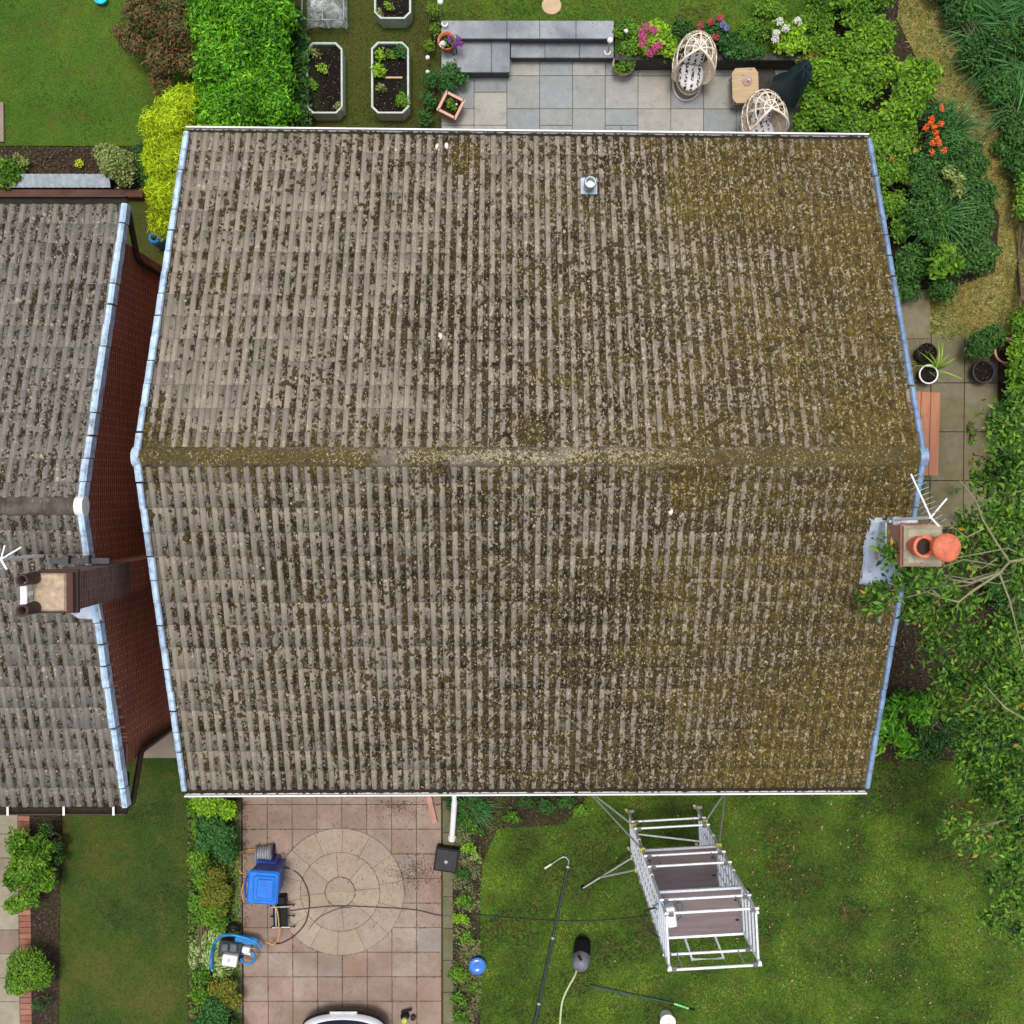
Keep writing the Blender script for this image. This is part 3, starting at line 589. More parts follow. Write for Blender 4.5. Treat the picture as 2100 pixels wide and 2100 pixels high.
# roof vent pipe near the rear eave
def onroof(px, py):
    z = 5.5
    for _ in range(30):
        p = U(px, py, z); C = CN if p.y > RL.y else CS_; ey = (C[0].y + C[1].y) / 2; z = ZE + (ZR - ZE) * (p.y - ey) / (RL.y - ey)
    return U(px, py, z)
p = onroof(1207, 385); mv = MB(); mv.add([(p.x - .11, p.y + .12, p.z - .02), (p.x + .11, p.y + .12, p.z - .02), (p.x + .11, p.y - .11, p.z + .06), (p.x - .11, p.y - .11, p.z + .06), (p.x - .11, p.y + .12, p.z + .045), (p.x + .11, p.y + .12, p.z + .045), (p.x + .11, p.y - .11, p.z + .10), (p.x - .11, p.y - .11, p.z + .10)], [(0, 3, 2, 1), (4, 5, 6, 7), (0, 1, 5, 4), (1, 2, 6, 5), (2, 3, 7, 6), (3, 0, 4, 7)])
vp = mv.build('vent_pipe_flashing', M_LEAD, H, HO); MB().lathe((p.x, p.y - .02, p.z + .05), [(.075, -.02), (.07, .25), (.085, .26), (.085, .30), (.06, .33), (.06, .27), (.055, .2)], 18).build('pipe', M_GALV, vp, HO)
# chimney at the right gable
cx0, cx1, cy0, cy1, cz = 4.60, 5.03, -.93, -.48, 7.58
ch = MB().box(((cx0 + cx1) / 2, (cy0 + cy1) / 2, cz / 2 + 2.4), (cx1 - cx0, cy1 - cy0, cz - 4.8)).build('chimney', C_YZ, H, HO); ch['label'] = 'pale brick chimney with two terracotta pots, the outer one capped'
MB().box(((cx0 + cx1) / 2, (cy0 + cy1) / 2, cz - .10), (cx1 - cx0 + .05, cy1 - cy0 + .05, .075)).build('brick_band', C_XZ, ch, HO)
MB().box(((cx0 + cx1) / 2, (cy0 + cy1) / 2, cz + .03), (cx1 - cx0 + .02, cy1 - cy0 + .02, .06), taper=.82).build('mortar_cap', plain((.36, .32, .22), .9, 0, .15, 6, name='flaunching mortar', dirt=.3), ch, HO)
M_TPOT = plain((.60, .15, .075), .65, 0, .3, 5, name='orange terracotta', dirt=.55)
pc = ((cx0 + cx1) / 2 + .02, (cy0 + cy1) / 2 + .02, cz + .03)
for pn, px_, prf in (('chimney_pot', 4.72, [(.115, 0), (.105, .12), (.115, .24), (.130, .25), (.130, .285), (.098, .29), (.092, .1)]), ('chimney_pot', 4.90, [(.110, 0), (.10, .15), (.095, .34), (.001, .34)])):
    M_in = MB().lathe((px_, -.70, cz + .03), prf, 24, cap=False).build(pn, M_TPOT, ch, HO)
MB().lathe((4.72, -.70, cz + .03), [(.001, .20), (.097, .205)], 20, cap=False).build('pot_mouth', plain((.03, .022, .016), .9, name='dark pot inside'), ch, HO)  # dark disc set inside the open pot
MB().lathe((4.90, -.70, cz + .03), [(.085, .34), (.09, .40), (.158, .425), (.163, .455), (.155, .475), (.10, .50), (.001, .51)], 28).build('pot_cowl', M_TPOT, ch, HO)
# lead apron dressed over the tiles and against the stack
m = MB(); xs = [4.45, 4.47, 4.5, 4.64, 4.95]; rows_ = [-.40, -.46, -.75, -.98, -1.24, -1.27]
def rz(y): ey = (FL.y + FR.y) / 2; return ZE + (ZR - ZE) * (y - ey) / (RL.y - ey) + .05
vs = [(x + (.02 * math.sin(j * 2.3)), y, rz(y) + random.uniform(-.006, .008) + (-.03 if x == 4.45 or j in (0, 5) else 0)) for j, y in enumerate(rows_) for x in xs]
m.add(vs, [(j * 5 + i, (j + 1) * 5 + i, (j + 1) * 5 + i + 1, j * 5 + i + 1) for j in range(5) for i in range(4)])
m.box((cx0 - .012, (cy0 + cy1) / 2, 6.85), (.02, cy1 - cy0 + .05, .26)).box(((cx0 + 4.97) / 2, cy0 - .012, 6.92), (4.97 - cx0, .02, .4)); m.build('lead_flashing', M_LEAD, ch, HO)
# ------------------------------------------------ neighbour house
NH = thing('house', 'neighbouring dark red brick house cut off by the left edge of the photo', 'house'); NZR = 6.70
nEL, nER = Vector((-14, U(200, 420, ZE).y, ZE)), U(258, 420, ZE); nFL, nFR = Vector((-14, U(200, 1653, ZE).y, ZE)), U(258, 1653, ZE); nRR = U(165, 1038, NZR); nRL = Vector((-14, nRR.y, NZR))
nc = int((nER.x + 14) / .15)
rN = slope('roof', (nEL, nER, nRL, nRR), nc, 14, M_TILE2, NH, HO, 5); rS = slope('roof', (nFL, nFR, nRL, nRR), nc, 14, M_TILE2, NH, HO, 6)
for rf, C in ((rN, (nEL, nER, nRL, nRR)), (rS, (nFL, nFR, nRL, nRR))):
    lumps('moss', [C], nc, 20000, lumpmat('dark dry moss', [(.04, .032, .022), (.07, .055, .035), (.055, .043, .028), (.10, .08, .05)]), rf, HO, rg, (.008, .024), dens=.26); lumps('lichen', [C], nc, 9000, M_LICH, rf, HO, rg, (.006, .017), True, dens=.3)
m = MB()
for i in range(19):
    p, q = nRL.lerp(nRR, i / 19), nRL.lerp(nRR, (i + .985) / 19); vs = []
    for P_, k in ((p, 1.03), (q, .98)):
        for j in range(9): a_ = math.pi * j / 8; vs.append((P_.x, P_.y + math.cos(a_) * .125 * k, P_.z - .055 + math.sin(a_) * .10 * k))
    m.add(vs, [(j, 9 + j, 10 + j, j + 1) for j in range(8)], True)
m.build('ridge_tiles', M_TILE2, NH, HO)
for E_ in (nER, nFR): verge(NH, HO, (E_ + Vector((.035, 0, 0)), nRR + Vector((.035, 0, 0))), M_VERGE, 14, .07, 1)
MB().lathe((nRR.x, nRR.y, nRR.z - .04), [(.12, -.06), (.135, 0), (.13, .05)], 16, M=Matrix.Rotation(R(90), 3, 'Y')).build('ridge_end_cap', M_WHITE, NH, HO)
gutter(NH, HO, nEL + Vector((0, .055, -.01)), nER + Vector((0, .055, -.01)), (0, 1, 0), M_DKBR, False)
gf = gutter(NH, HO, nFL + Vector((0, -.055, -.01)), nFR + Vector((0, -.055, -.01)), (0, -1, 0), M_DKBR, False)
for px in (16, 131, 233): p = U(px, 1662, 5); MB().box((p.x, nFR.y - .055, 5.005), (.03, .15, .012)).build('gutter_clip', M_WHITE, gf, HO)
nwx = nER.x - .06; nw0, nw1 = -3.93, 3.39
wallbox('wall', -14, nw0, nwx, nw1, 4.9, .28, None, (B_YZ, B_XZ), NH, HO, 6.5, nRR.y)
for x in (-8, -11): window(NH, HO, (x, nw1, 3.8), 1.6, 1.1, 1); window(NH, HO, (x, nw0, 3.8), 1.6, 1.1, -1)
for x in (-8,): window(NH, HO, (x, nw1, 1.6), 1.6, 1.1, 1); window(NH, HO, (x, nw0, 1.6), 1.6, 1.1, -1)
for s, yw, ye in ((1, nw1 - .18, nER.y), (-1, nw0 + .12, nFR.y)):
    MB().tube([(nwx - .05, ye + s * .05, 4.92), (nwx + .02, ye, 4.80), (nwx + .06, yw + s * .05, 4.55), (nwx + .06, yw, 4.4), (nwx + .06, yw, .1)], .042, 10).build('downpipe', M_DKBR, NH, HO)
    MB().box((-10, ye - s * .2, 4.88), (2 * (nwx + 10) + .0, .5, .03)).build('soffit', M_DKBR, NH, HO)
# chimney breast climbing the gable and the stack above it
bx = nwx; by0, by1 = -1.48, -.98
nb = MB().box((bx + .165, (by0 + by1) / 2, 3.2), (.33, .42, 6.8)).build('chimney', plain((.075, .03, .026), .85, 0, .3, 4, name='smoky brick') if False else B_YZ, NH, HO); nb['label'] = 'dark brick chimney breast and stack on the gable'
MB().box((bx + .15, (by0 + by1) / 2 + .0, 6.75), (.40, .44, 1.9)).build('stack', brickmat('smoky brick', (.12, .06, .05), (.20, .10, .08), (.20, .16, .14)), nb, HO)
MB().box((bx + .15, (by0 + by1) / 2, 7.62), (.46, .50, .07)).box((bx + .15, (by0 + by1) / 2, 7.72), (.42, .46, .06)).build('brick_band', brickmat('smoky brick face', (.075, .032, .026), (.11, .05, .04), (.06, .045, .04), 'XZ'), nb, HO)
MB().box((bx + .10, (by0 + by1) / 2, 7.765), (.38, .44, .04), taper=.9).build('mortar_cap', plain((.42, .32, .22), .9, 0, .3, 14, name='sandy flaunching', dirt=.4), nb, HO)
for yy in (by1 - .08, by0 + .08):
    MB().lathe((bx - .06, yy, 7.77), [(.075, 0), (.07, .12), (.058, .30), (.07, .31), (.07, .36), (.05, .36), (.05, .1)], 16).build('chimney_pot', plain((.055, .03, .022), .7, 0, .3, name='sooty clay'), nb, HO)
MB().box((bx - .10, (by0 + by1) / 2, 7.98), (.075, .27, .03), bev=.006).box((bx - .10, (by0 + by1) / 2, 7.88), (.05, .05, .18)).build('flue_bar', M_WCLEAN, nb, HO)
def nrz(y): return ZE + (NZR - ZE) * (y - nFR.y) / (nRR.y - nFR.y)
m = MB(); pts = [(bx + .0, -1.36), (bx - .30, -1.36), (bx - .38, -1.46), (bx - .32, -1.62), (bx - .20, -1.72), (bx + .10, -1.74), (bx + .10, -1.36)]
m.add([(x, y, nrz(y) + .055) for x, y in pts], [(0, 1, 2, 3, 4, 5, 6)]); m.add([(x, y, nrz(y) + .03) for x, y in pts], [(6, 5, 4, 3, 2, 1, 0)]); m.build('lead_flashing', M_LEAD, nb, HO)
MB().box((bx - .02, -.95, 6.55), (.75, .07, .05)).box((bx - .15, -.93, 6.6), (.05, .1, .12)).box((bx + .1, -.93, 6.6), (.06, .1, .12)).build('flashing_step', plain((.05, .05, .055), .6, 0, .3, name='dark lead'), nb, HO)
# grey corrugated strip, brick ledge behind the neighbour house
a, b = U(-60, 365), U(235, 391); t = thing('lean_to_cover', 'grey blue corrugated sheet strip behind the neighbouring house', 'corrugated sheet', ((a.x + b.x) / 2, (a.y + b.y) / 2, 0))
N = 60; vs = []
for j, (y, z) in enumerate(((a.y, .26), (b.y, .20))):
    for i in range(N * 4 + 1): x = a.x - 4 + (b.x - a.x + 4) * i / (N * 4); vs.append((x, y, z + .012 * math.sin(i * math.pi / 2) + .012))
n = N * 4 + 1; MB().add(vs, [(i, n + i, n + i + 1, i + 1) for i in range(n - 1)]).build('sheet', plain((.36, .41, .46), .5, .2, .2, 7, name='corrugated sheet', dirt=.3), t, t.location)
MB().box(((a.x - 4 + b.x) / 2, (a.y + b.y) / 2, .1), (b.x - a.x + 3.96, a.y - b.y - .03, .2)).build('base', M_DKBR, t, t.location)
a, b = U(-60, 394), U(300, 410); tag(MB().box((a.x / 2 + b.x / 2 - 2, (a.y + b.y) / 2 - .0, .1), (b.x - a.x + 4, .14, .2), bev=.01).build('brick_ledge', plain((.09, .035, .022), .8, 0, .4, 4, name='dark brick ledge')), 'dark brown brick ledge below the corrugated sheet strip', 'ledge')
# ============================================================= vegetation
def gscatter(name, polyxy, z, dens, mat, hgt=.045, w=.012, seed=1, excl=None, parent=None):
    g_ = np.random.default_rng(seed); P = np.array([(p[0], p[1]) for p in polyxy]); lo = np.maximum(P.min(0), [-9.5, -10.4]); hi = np.minimum(P.max(0), [9.6, 9.6])
    n = int((hi - lo).prod() * dens); q = lo + g_.random((n, 2)) * (hi - lo); ins = np.zeros(n, bool); j = len(P) - 1
    for i in range(len(P)):
        xi, yi, xj, yj = P[i, 0], P[i, 1], P[j, 0], P[j, 1]; c = ((yi > q[:, 1]) != (yj > q[:, 1])) & (q[:, 0] < (xj - xi) * (q[:, 1] - yi) / (yj - yi + 1e-12) + xi); ins ^= c; j = i
    q = q[ins]; d = vn1(q[:, 0] * 1.7 + 3, q[:, 1] * 1.7 + 7) * .6 + vn2(q[:, 0] * 6 + 13, q[:, 1] * 6 + 17) * .5; q = q[g_.random(len(q)) < .25 + d]; n = len(q)
    b = np.column_stack([q, np.full(n, z)]); v, f, u = blades(b, g_.uniform(.5, 1.4, n) * hgt, g_.uniform(0, 2 * np.pi, n), w, .8, g_, 1)
    return tag(npmesh(name, v, f, mat, parent), kind='stuff')
def bladesmat(name, stops, sc=.8): return leafmat(name, stops, sc, .6, .2, None, .2, .72)
gscatter('front_lawn_blades', LAWN_F, 0, 2400, bladesmat('front grass blades', [(.11, .075, .02), (.025, .055, .008), (.06, .13, .010), (.11, .21, .014), (.20, .29, .03)], .9), .055, .015, 1)
gscatter('back_lawn_blades', LAWN_B, 0, 1500, bladesmat('back grass blades', [(.03, .09, .008), (.06, .17, .010), (.12, .20, .014), (.13, .12, .02)], .8), .04, .011, 2)
gscatter('upper_lawn_blades', LAWN_U, .45, 2200, bladesmat('upper grass blades', [(.03, .08, .008), (.07, .15, .012), (.13, .22, .018), (.09, .09, .02)]), .07, .014, 3)
gscatter('neighbour_lawn_blades', LAWN_N, 0, 1500, bladesmat('neighbour grass blades', [(.015, .042, .006), (.032, .085, .010), (.085, .11, .016), (.12, .095, .03)], .7), .04, .011, 4)
gscatter('mossy_ground_tufts', MOSSY, 0, 900, bladesmat('mossy tufts', [(.03, .045, .006), (.06, .06, .010), (.08, .12, .012), (.05, .035, .012)]), .05, .013, 5)
gscatter('straw_tufts', STRAW, .004, 2600, bladesmat('straw tufts', [(.16, .12, .03), (.40, .31, .10), (.17, .18, .03), (.50, .41, .17), (.10, .13, .015)], 2.2), .08, .016, 6)
def litter(name, poly, z, n, mat, L, seed, dens=None):
    g_ = np.random.default_rng(seed); P = np.array(poly); lo = np.maximum(P.min(0), [-9.5, -10.4]); hi = np.minimum(P.max(0), [9.6, 9.6]); q = lo + g_.random((n, 2)) * (hi - lo)
    if dens is not None: q = q[g_.random(n) < np.clip(dens(q[:, 0], q[:, 1]), 0, 1)]
    n = len(q); N = g_.normal(size=(n, 3)) * .35 + [0, 0, 1]; v, f, u = leafgeo(np.column_stack([q, np.full(n, z) + g_.uniform(0, .02, n)]), N, L, L * .5, g_); return tag(npmesh(name, v, f, mat, uv=u), kind='stuff')
litter('fallen_leaves', [(1.5, -10.3), (9.6, -4.6)], .045, 900, leafmat('fallen leaf', [(.20, .17, .06), (.38, .32, .14), (.28, .12, .04), (.50, .46, .28)]), .055, 7, lambda x, y: .15 + .5 * (x > 4.5) + .15 * (y > -7))
litter('bed_litter', [(5.0, -5.4), (9.6, -.8)], .02, 3000, leafmat('brown leaf litter', [(.06, .03, .018), (.14, .07, .04), (.10, .06, .03), (.22, .14, .08)]), .06, 8)
litter('clover', [(1.2, -10.3), (9.6, -4.8)], .02, 6000, leafmat('lawn weeds', [(.04, .11, .012), (.07, .19, .02), (.05, .14, .03)]), .035, 17, lambda x, y: np.clip(vn2(x * 1.5, y * 1.5 + 9) * 2 - .8, 0, 1))
litter('driveway_moss_crumbs', [XY(500, 1640), XY(905, 1900)], .045, 26000, leafmat('brown moss crumbs', [(.05, .03, .018), (.10, .055, .03), (.14, .08, .045), (.07, .05, .02)]), .022, 41, lambda x, y: .035 + 1.1 * np.exp(-(((x - XY(850, 1790)[0]) / .35) ** 2 + ((y - XY(850, 1790)[1]) / .22) ** 2)) + .8 * np.exp(-(((x - XY(820, 1650)[0]) / .4) ** 2 + ((y - XY(820, 1650)[1]) / .18) ** 2)) + .5 * np.exp(-((x - XY(503, 1800)[0]) / .06) ** 2))
litter('path_weeds', [(p[0], p[1]) for p in STRAW], .03, 9000, leafmat('path weeds', [(.04, .09, .01), (.09, .18, .02), (.16, .24, .04), (.34, .28, .12)]), .05, 43, lambda x, y: np.clip(vn2(x * 2.2 + 5, y * 2.2) * 2.2 - .9, 0, .8))
litter('joint_weeds', [(dx0, -10.2), (dx1, dy1)], .03, 60000, leafmat('joint moss', [(.05, .035, .02), (.09, .07, .03), (.05, .08, .02), (.03, .022, .014)]), .02, 47, lambda x, y: (.5 * ((np.abs(((x - dx0) / sx + .5) % 1 - .5) * sx < .014) | (np.abs(((y - (U(600, 1648).y + .45)) / sx + .5) % 1 - .5) * sx < .014)) * ((x - cc.x) ** 2 + (y - cc.y) ** 2 > CR ** 2) + .6 * np.any([np.abs(np.sqrt((x - cc.x) ** 2 + (y - cc.y) ** 2) - q) < .014 for q in (.28, .74, 1.19)], axis=0)) * np.clip(vn1(x * 3, y * 3) * 2 - .6, 0, 1))
M_STEM = plain((.12, .09, .05), .85, 0, .3, name='brown stem')
M_TWIG = plain((.24, .22, .13), .8, 0, .25, name='pale twig')
_n = [100]
def plant(name, label, cat, blobs, leaf, dens, mat, sq=.75, group=None, parts=None, outw=False, up=.8, inner=.55, lump=.3, stem=True, fold=None, zg=0.0, twigs=0, part='foliage'):
    "blobs (px, py, z, r): a lumpy crown of single leaves on stems from one root"
    _n[0] += 1; g_ = np.random.default_rng(_n[0]); C = [(U(b[0], b[1], b[2]), b[3]) for b in blobs]
    wsum = sum(r for _, r in C); cx = sum(c.x * r for c, r in C) / wsum; cy = sum(c.y * r for c, r in C) / wsum
    t = thing(name, label, cat, (cx, cy, zg), 0, group); off = (cx, cy, zg); L = []
    for c, r in C: L.append(blobleaves(c, r, dens, leaf[0], leaf[1], sq, g_, inner, up, lump, 14 if r < .6 else 26, outw))
    v, f, u = join(L); npmesh(part, v, f, mat, t, u, off=off)
    if stem:
        m = MB(); root = Vector((cx, cy, zg)); m.tube([root, root + Vector((0, 0, .08))], .03, 6)
        for c, r in C:
            for k in range(3): e = c + Vector((random.uniform(-.5, .5) * r, random.uniform(-.5, .5) * r, r * sq * .3)); mid = (root + e) / 2 + Vector((random.uniform(-.1, .1), random.uniform(-.1, .1), .05)); m.tube([root, mid, e], [.02, .014, .006], 5)
        m.build('stem', M_STEM, t, off)
    return t, off, C, g_
def flowerheads(t, off, pts, mat, r, n=90, L=.03, name='flower_head', sq=.7):
    for (px, py, z) in pts:
        c = U(px, py, z); v, f, u = blobleaves(c, r, n / (2 * math.pi * r * r), L, L * .85, sq, RNG, .85, .6, .1); npmesh(name, v, f, mat, t, u, off=off)
G1 = leafmat('laurel leaf', [(.015, .06, .006), (.05, .19, .008), (.11, .35, .010), (.17, .47, .015), (.32, .55, .03)], .9, .4)
G2 = leafmat('dark ivy leaf', [(.008, .03, .006), (.02, .075, .012), (.04, .13, .016), (.08, .20, .03), (.03, .09, .014)], 1.5, .45)
G3 = leafmat('fresh green leaf', [(.02, .06, .006), (.06, .16, .010), (.11, .27, .014), (.20, .36, .02), (.10, .22, .03)], 1.2, .5)
G4 = leafmat('lime leaf', [(.05, .15, .008), (.12, .30, .012), (.24, .46, .018), (.34, .54, .03), (.10, .26, .012)], 1.2, .5)
G11 = leafmat('mixed green leaf', [(.015, .055, .005), (.06, .17, .008), (.12, .28, .010), (.22, .40, .018), (.08, .22, .010), (.32, .48, .03)], 2.4, .5)
G5 = leafmat('golden conifer frond', [(.26, .36, .008), (.48, .64, .012), (.66, .82, .03), (.42, .58, .012)], 2, .55)
G6 = leafmat('photinia leaf', [(.03, .05, .015), (.05, .09, .02), (.08, .11, .03), (.15, .12, .04), (.30, .09, .05), (.06, .10, .02), (.10, .13, .03)], 2.5, .45)
G7 = leafmat('variegated leaf', [(.20, .26, .06), (.34, .40, .13), (.14, .22, .04), (.46, .48, .20)], 2, .45)
G8 = leafmat('hosta leaf', [(.08, .18, .03), (.14, .30, .04), (.10, .22, .03)], 2, .45, .2, (.62, .66, .34))
G9 = leafmat('bluish green leaf', [(.015, .05, .015), (.035, .12, .02), (.05, .17, .035), (.08, .22, .04)], 1.6, .45)
G10 = leafmat('bronze tinted leaf', [(.06, .14, .01), (.14, .22, .02), (.26, .18, .02), (.10, .20, .015), (.34, .24, .03)], 1.5, .5)
GT = leafmat('tree leaf', [(.010, .030, .006), (.025, .08, .010), (.06, .17, .014), (.10, .24, .02), (.22, .36, .035), (.05, .14, .014)], 1.4, .5, .25)
GTY = leafmat('yellowing leaf', [(.35, .22, .03), (.45, .30, .04), (.30, .32, .05), (.50, .16, .03)], 1.5)
FP = leafmat('pink petal', [(.45, .05, .16), (.62, .10, .26), (.55, .16, .30)], 3, .6, .2); FR_ = leafmat('red petal', [(.35, .04, .05), (.50, .10, .12)], 3, .6, .2)
FW = leafmat('white petal', [(.70, .70, .62), (.78, .78, .74)], 3, .6, .2); FO = leafmat('orange petal', [(.70, .10, .02), (.85, .18, .04)], 3, .6, .2); FV = leafmat('purple petal', [(.16, .04, .24), (.30, .08, .38), (.22, .03, .12)], 3, .6, .2); FB = leafmat('blue petal', [(.20, .20, .45), (.3, .3, .5)], 3, .6, .2)
# --- top left
plant('laurel_hedge', 'bright green laurel hedge standing between the neighbour lawn and the raised beds', 'hedge',
      [(x + random.uniform(-6, 6), y, 1.25 + random.uniform(-.1, .15), .46) for y in range(-60, 275, 40) for x in (443, 497, 555)], (.095, .038), 1150, G1, .9, up=.35, lump=.5, inner=.4)
plant('shrub', 'dark green leafy shrub filling the gap between the laurel hedge and the first raised bed', 'shrub', [(608, y, .45, .26) for y in (90, 130, 170, 205, 235)] + [(600, 40, .7, .25)], (.11, .05), 800, G2, .8, group=None)
plant('photinia_shrub', 'reddish tipped dark shrub at the edge of the back lawn left of the hedge', 'shrub',
      [(300, 30, .9, .5), (360, 60, 1.0, .5), (275, 85, .7, .34), (330, 125, .8, .42), (385, 130, .8, .34), (330, 165, .55, .26), (395, 15, .9, .4), (250, 70, .5, .22), (300, -30, .9, .5)], (.085, .03), 750, G6, .8, outw=True, lump=.45)
cn = plant('golden_conifer', 'bright yellow feathery conifer beside the rear left corner of the main roof', 'conifer',
      [(345, 262, 1.5, .46), (372, 225, 1.3, .38), (345, 330, 1.5, .46), (345, 395, 1.4, .44), (350, 455, 1.1, .36), (395, 210, 1.0, .3)], (.13, .014), 2600, G5, .9, outw=True, up=.35, lump=.3, inner=.7)
plant('variegated_shrub', 'rounded cream and green variegated shrub in the soil bed above the corrugated sheet', 'shrub', [(238, 335, .45, .36), (215, 318, .35, .22), (255, 355, .4, .25)], (.065, .035), 1500, G7, .8)
plant('small_plant', 'tiny bright yellow plant left of the variegated shrub', 'plant', [(162, 335, .1, .08)], (.05, .02), 2200, G5, .6)
plant('leafy_plant', 'green leafy plant at the left edge above the corrugated sheet', 'plant', [(12, 345, .25, .22), (30, 360, .22, .18), (8, 375, .25, .12)], (.08, .045), 1000, G3, .7)
plant('leafy_plant', 'dull olive low plant on the soil right of the leafy plant at the left edge', 'plant', [(48, 335, .12, .12), (35, 322, .1, .08)], (.06, .03), 1000, G7, .6)
plant('fern', 'dark blue green foliage squeezed between the variegated shrub and the golden conifer', 'plant', [(295, 335, .4, .17), (300, 360, .35, .16), (288, 310, .3, .12)], (.09, .025), 1200, G9, .8)
# --- raised bed crops are with the beds; plants round the patio
plant('border_plant', 'tall green border plant at the upper left corner of the patio steps', 'plant', [(893, 60, .3, .12), (888, 20, .3, .13), (880, 95, .25, .1)], (.08, .02), 1300, G3, .9)
plant('border_plant', 'bluish green border plant left of the raised stone landing', 'plant', [(885, 165, .3, .16), (880, 205, .25, .15), (872, 240, .25, .14)], (.08, .03), 1200, G9, .8)
plant('border_plant', 'dense green plant spilling over the patio between landing and square planter', 'plant', [(925, 150, .35, .2), (918, 175, .3, .17), (945, 165, .3, .12)], (.07, .03), 1500, G9, .8)
t, off, C, g_ = plant('hydrangea', 'pink flowering hydrangea with lime leaves on the planting bed above the patio', 'hydrangea', [(1345, 72, .75, .28), (1368, 95, .7, .18), (1330, 95, .65, .16)], (.085, .055), 1100, G4, .7, zg=.45)
flowerheads(t, off, [(1324, 55, .95), (1340, 62, .98), (1318, 75, .9), (1319, 88, .88), (1344, 98, .88), (1333, 108, .8), (1350, 92, .88), (1318, 65, .92)], FP, .07)
t, off, C, g_ = plant('hydrangea', 'red and blue flowering shrub just behind the first hanging chair', 'shrub', [(1470, 60, .75, .2), (1490, 85, .7, .2), (1450, 65, .7, .14), (1500, 105, .65, .16)], (.08, .04), 1200, G9, .7, zg=.45)
flowerheads(t, off, [(1476, 38, .95), (1458, 45, .9), (1437, 52, .85), (1434, 66, .85), (1468, 76, .9)], FR_, .05); flowerheads(t, off, [(1481, 50, .95), (1490, 58, .92)], FB, .045)
t, off, C, g_ = plant('hydrangea', 'white flowering hydrangea left of the bright green shrubs', 'hydrangea', [(1600, 60, .75, .16), (1632, 62, .75, .18), (1620, 95, .7, .15), (1640, 90, .7, .15), (1598, 95, .6, .12)], (.085, .05), 1000, G4, .7, zg=.45)
flowerheads(t, off, [(1598, 45, .95), (1636, 44, .98), (1612, 58, .95), (1592, 68, .92), (1590, 80, .88)], FW, .062)
for i, (x, y, r, mt, lb) in enumerate([(1290, 60, .2, G3, 'green foliage clump right of the long top step'), (1305, 95, .2, G3, 'low green clump behind the round potted plant'), (1400, 60, .22, G2, 'dark clump between the pink hydrangea and the red flowering shrub'), (1395, 100, .15, G2, 'dark low clump left of the first hanging chair top'),
        (1545, 60, .22, G3, 'fresh green clump left of the white hydrangea'), (1530, 100, .2, G2, 'dark ground cover clump behind the small table'), (1575, 15, .2, G3, 'green clump above the white hydrangea'), (1670, 40, .26, G3, 'bushy green clump right of the white hydrangea'), (1690, 85, .25, G3, 'green clump above the bronze leaved patch'),
        (1665, 122, .18, G10, 'small bronze leaved patch above the covered parasol')]):
    plant('bed_plant', lb, 'plant', [(x, y, .55, r), (x + 22, y + 8, .52, r * .7), (x - 20, y + 5, .52, r * .7)], (.06, .032), 1300, mt, .6, zg=.45)
# large bright shrub mass right of the patio
def mass(name, label, cat, cells, leaf, dens, mat, **k): return plant(name, label, cat, cells, leaf, dens, mat, **k)
mass('shrub', 'large bright lime green shrub spreading right of the covered parasol', 'shrub', [(1700, 150, .75, .5), (1760, 110, .85, .48), (1800, 70, .7, .36), (1740, 190, .8, .5), (1790, 150, .9, .46)], (.085, .045), 1000, G11, sq=.7, lump=.62, inner=.3)
mass('shrub', 'mid green shrub between the lime shrub and the rear right roof corner', 'shrub', [(1665, 205, .6, .42), (1700, 245, .65, .44), (1755, 250, .7, .45), (1650, 250, .5, .32), (1720, 290, .6, .4)], (.07, .038), 1200, G3, sq=.6, lump=.6, inner=.3)
mass('shrub', 'bright green large leaved shrub beside the straw coloured path', 'shrub', [(1860, 150, .7, .4), (1890, 185, .7, .38), (1850, 205, .75, .42), (1820, 245, .7, .4), (1900, 150, .5, .25)], (.10, .055), 800, G11, sq=.7, lump=.62, inner=.3)
mass('shrub', 'small leaved green shrub along the upper right roof verge', 'shrub', [(1800, 300, .7, .45), (1845, 290, .7, .4), (1810, 360, .7, .4), (1850, 350, .6, .35), (1830, 420, .6, .32), (1850, 470, .5, .28)], (.065, .036), 1300, G3, sq=.6, lump=.55, inner=.35)
t, off, C, g_ = mass('montbretia', 'strappy leaved plant with orange red flowers near the straw path', 'plant', [(1925, 240, .5, .3), (1950, 290, .5, .3), (1915, 300, .5, .28)], (.07, .03), 900, G9, sq=.7)
flowerheads(t, off, [(1932, 222, .95), (1908, 252, 1), (1915, 262, 1.02), (1920, 272, 1), (1910, 244, 1), (1922, 285, .95), (1931, 254, .95), (1899, 262, .9), (1926, 293, .9), (1911, 312, .85), (1935, 310, .85), (1912, 293, .9)], FO, .042, 42, .035)
flowerheads(t, off, [(1828, 325, .85), (1880, 310, .8), (1875, 375, .8)], GTY, .05, 40, .04)
mass('ivy_shrub', 'large dark green ivy like shrub between the roof verge and the straw path', 'shrub', [(1900, 365, .7, .5), (1960, 380, .65, .5), (1990, 450, .6, .48), (1900, 450, .7, .5), (1940, 530, .55, .46), (1870, 540, .55, .42), (2010, 520, .5, .38), (1860, 590, .4, .28), (1930, 590, .4, .28), (2000, 400, .6, .4), (1990, 330, .5, .35)], (.07, .045), 1300, G2, sq=.6, lump=.4)
plant('fern', 'light green leafy rosette growing on the dark ivy shrub', 'plant', [(1935, 520, 1.05, .22), (1925, 545, 1.05, .2), (1955, 540, 1.0, .16)], (.15, .06), 420, G3, .4)
plant('shrub', 'small green and cream leaved clump right of the orange flowers', 'plant', [(1945, 355, 1.05, .12), (1965, 370, 1.0, .1), (1962, 392, .95, .12)], (.08, .04), 900, G7, .6)
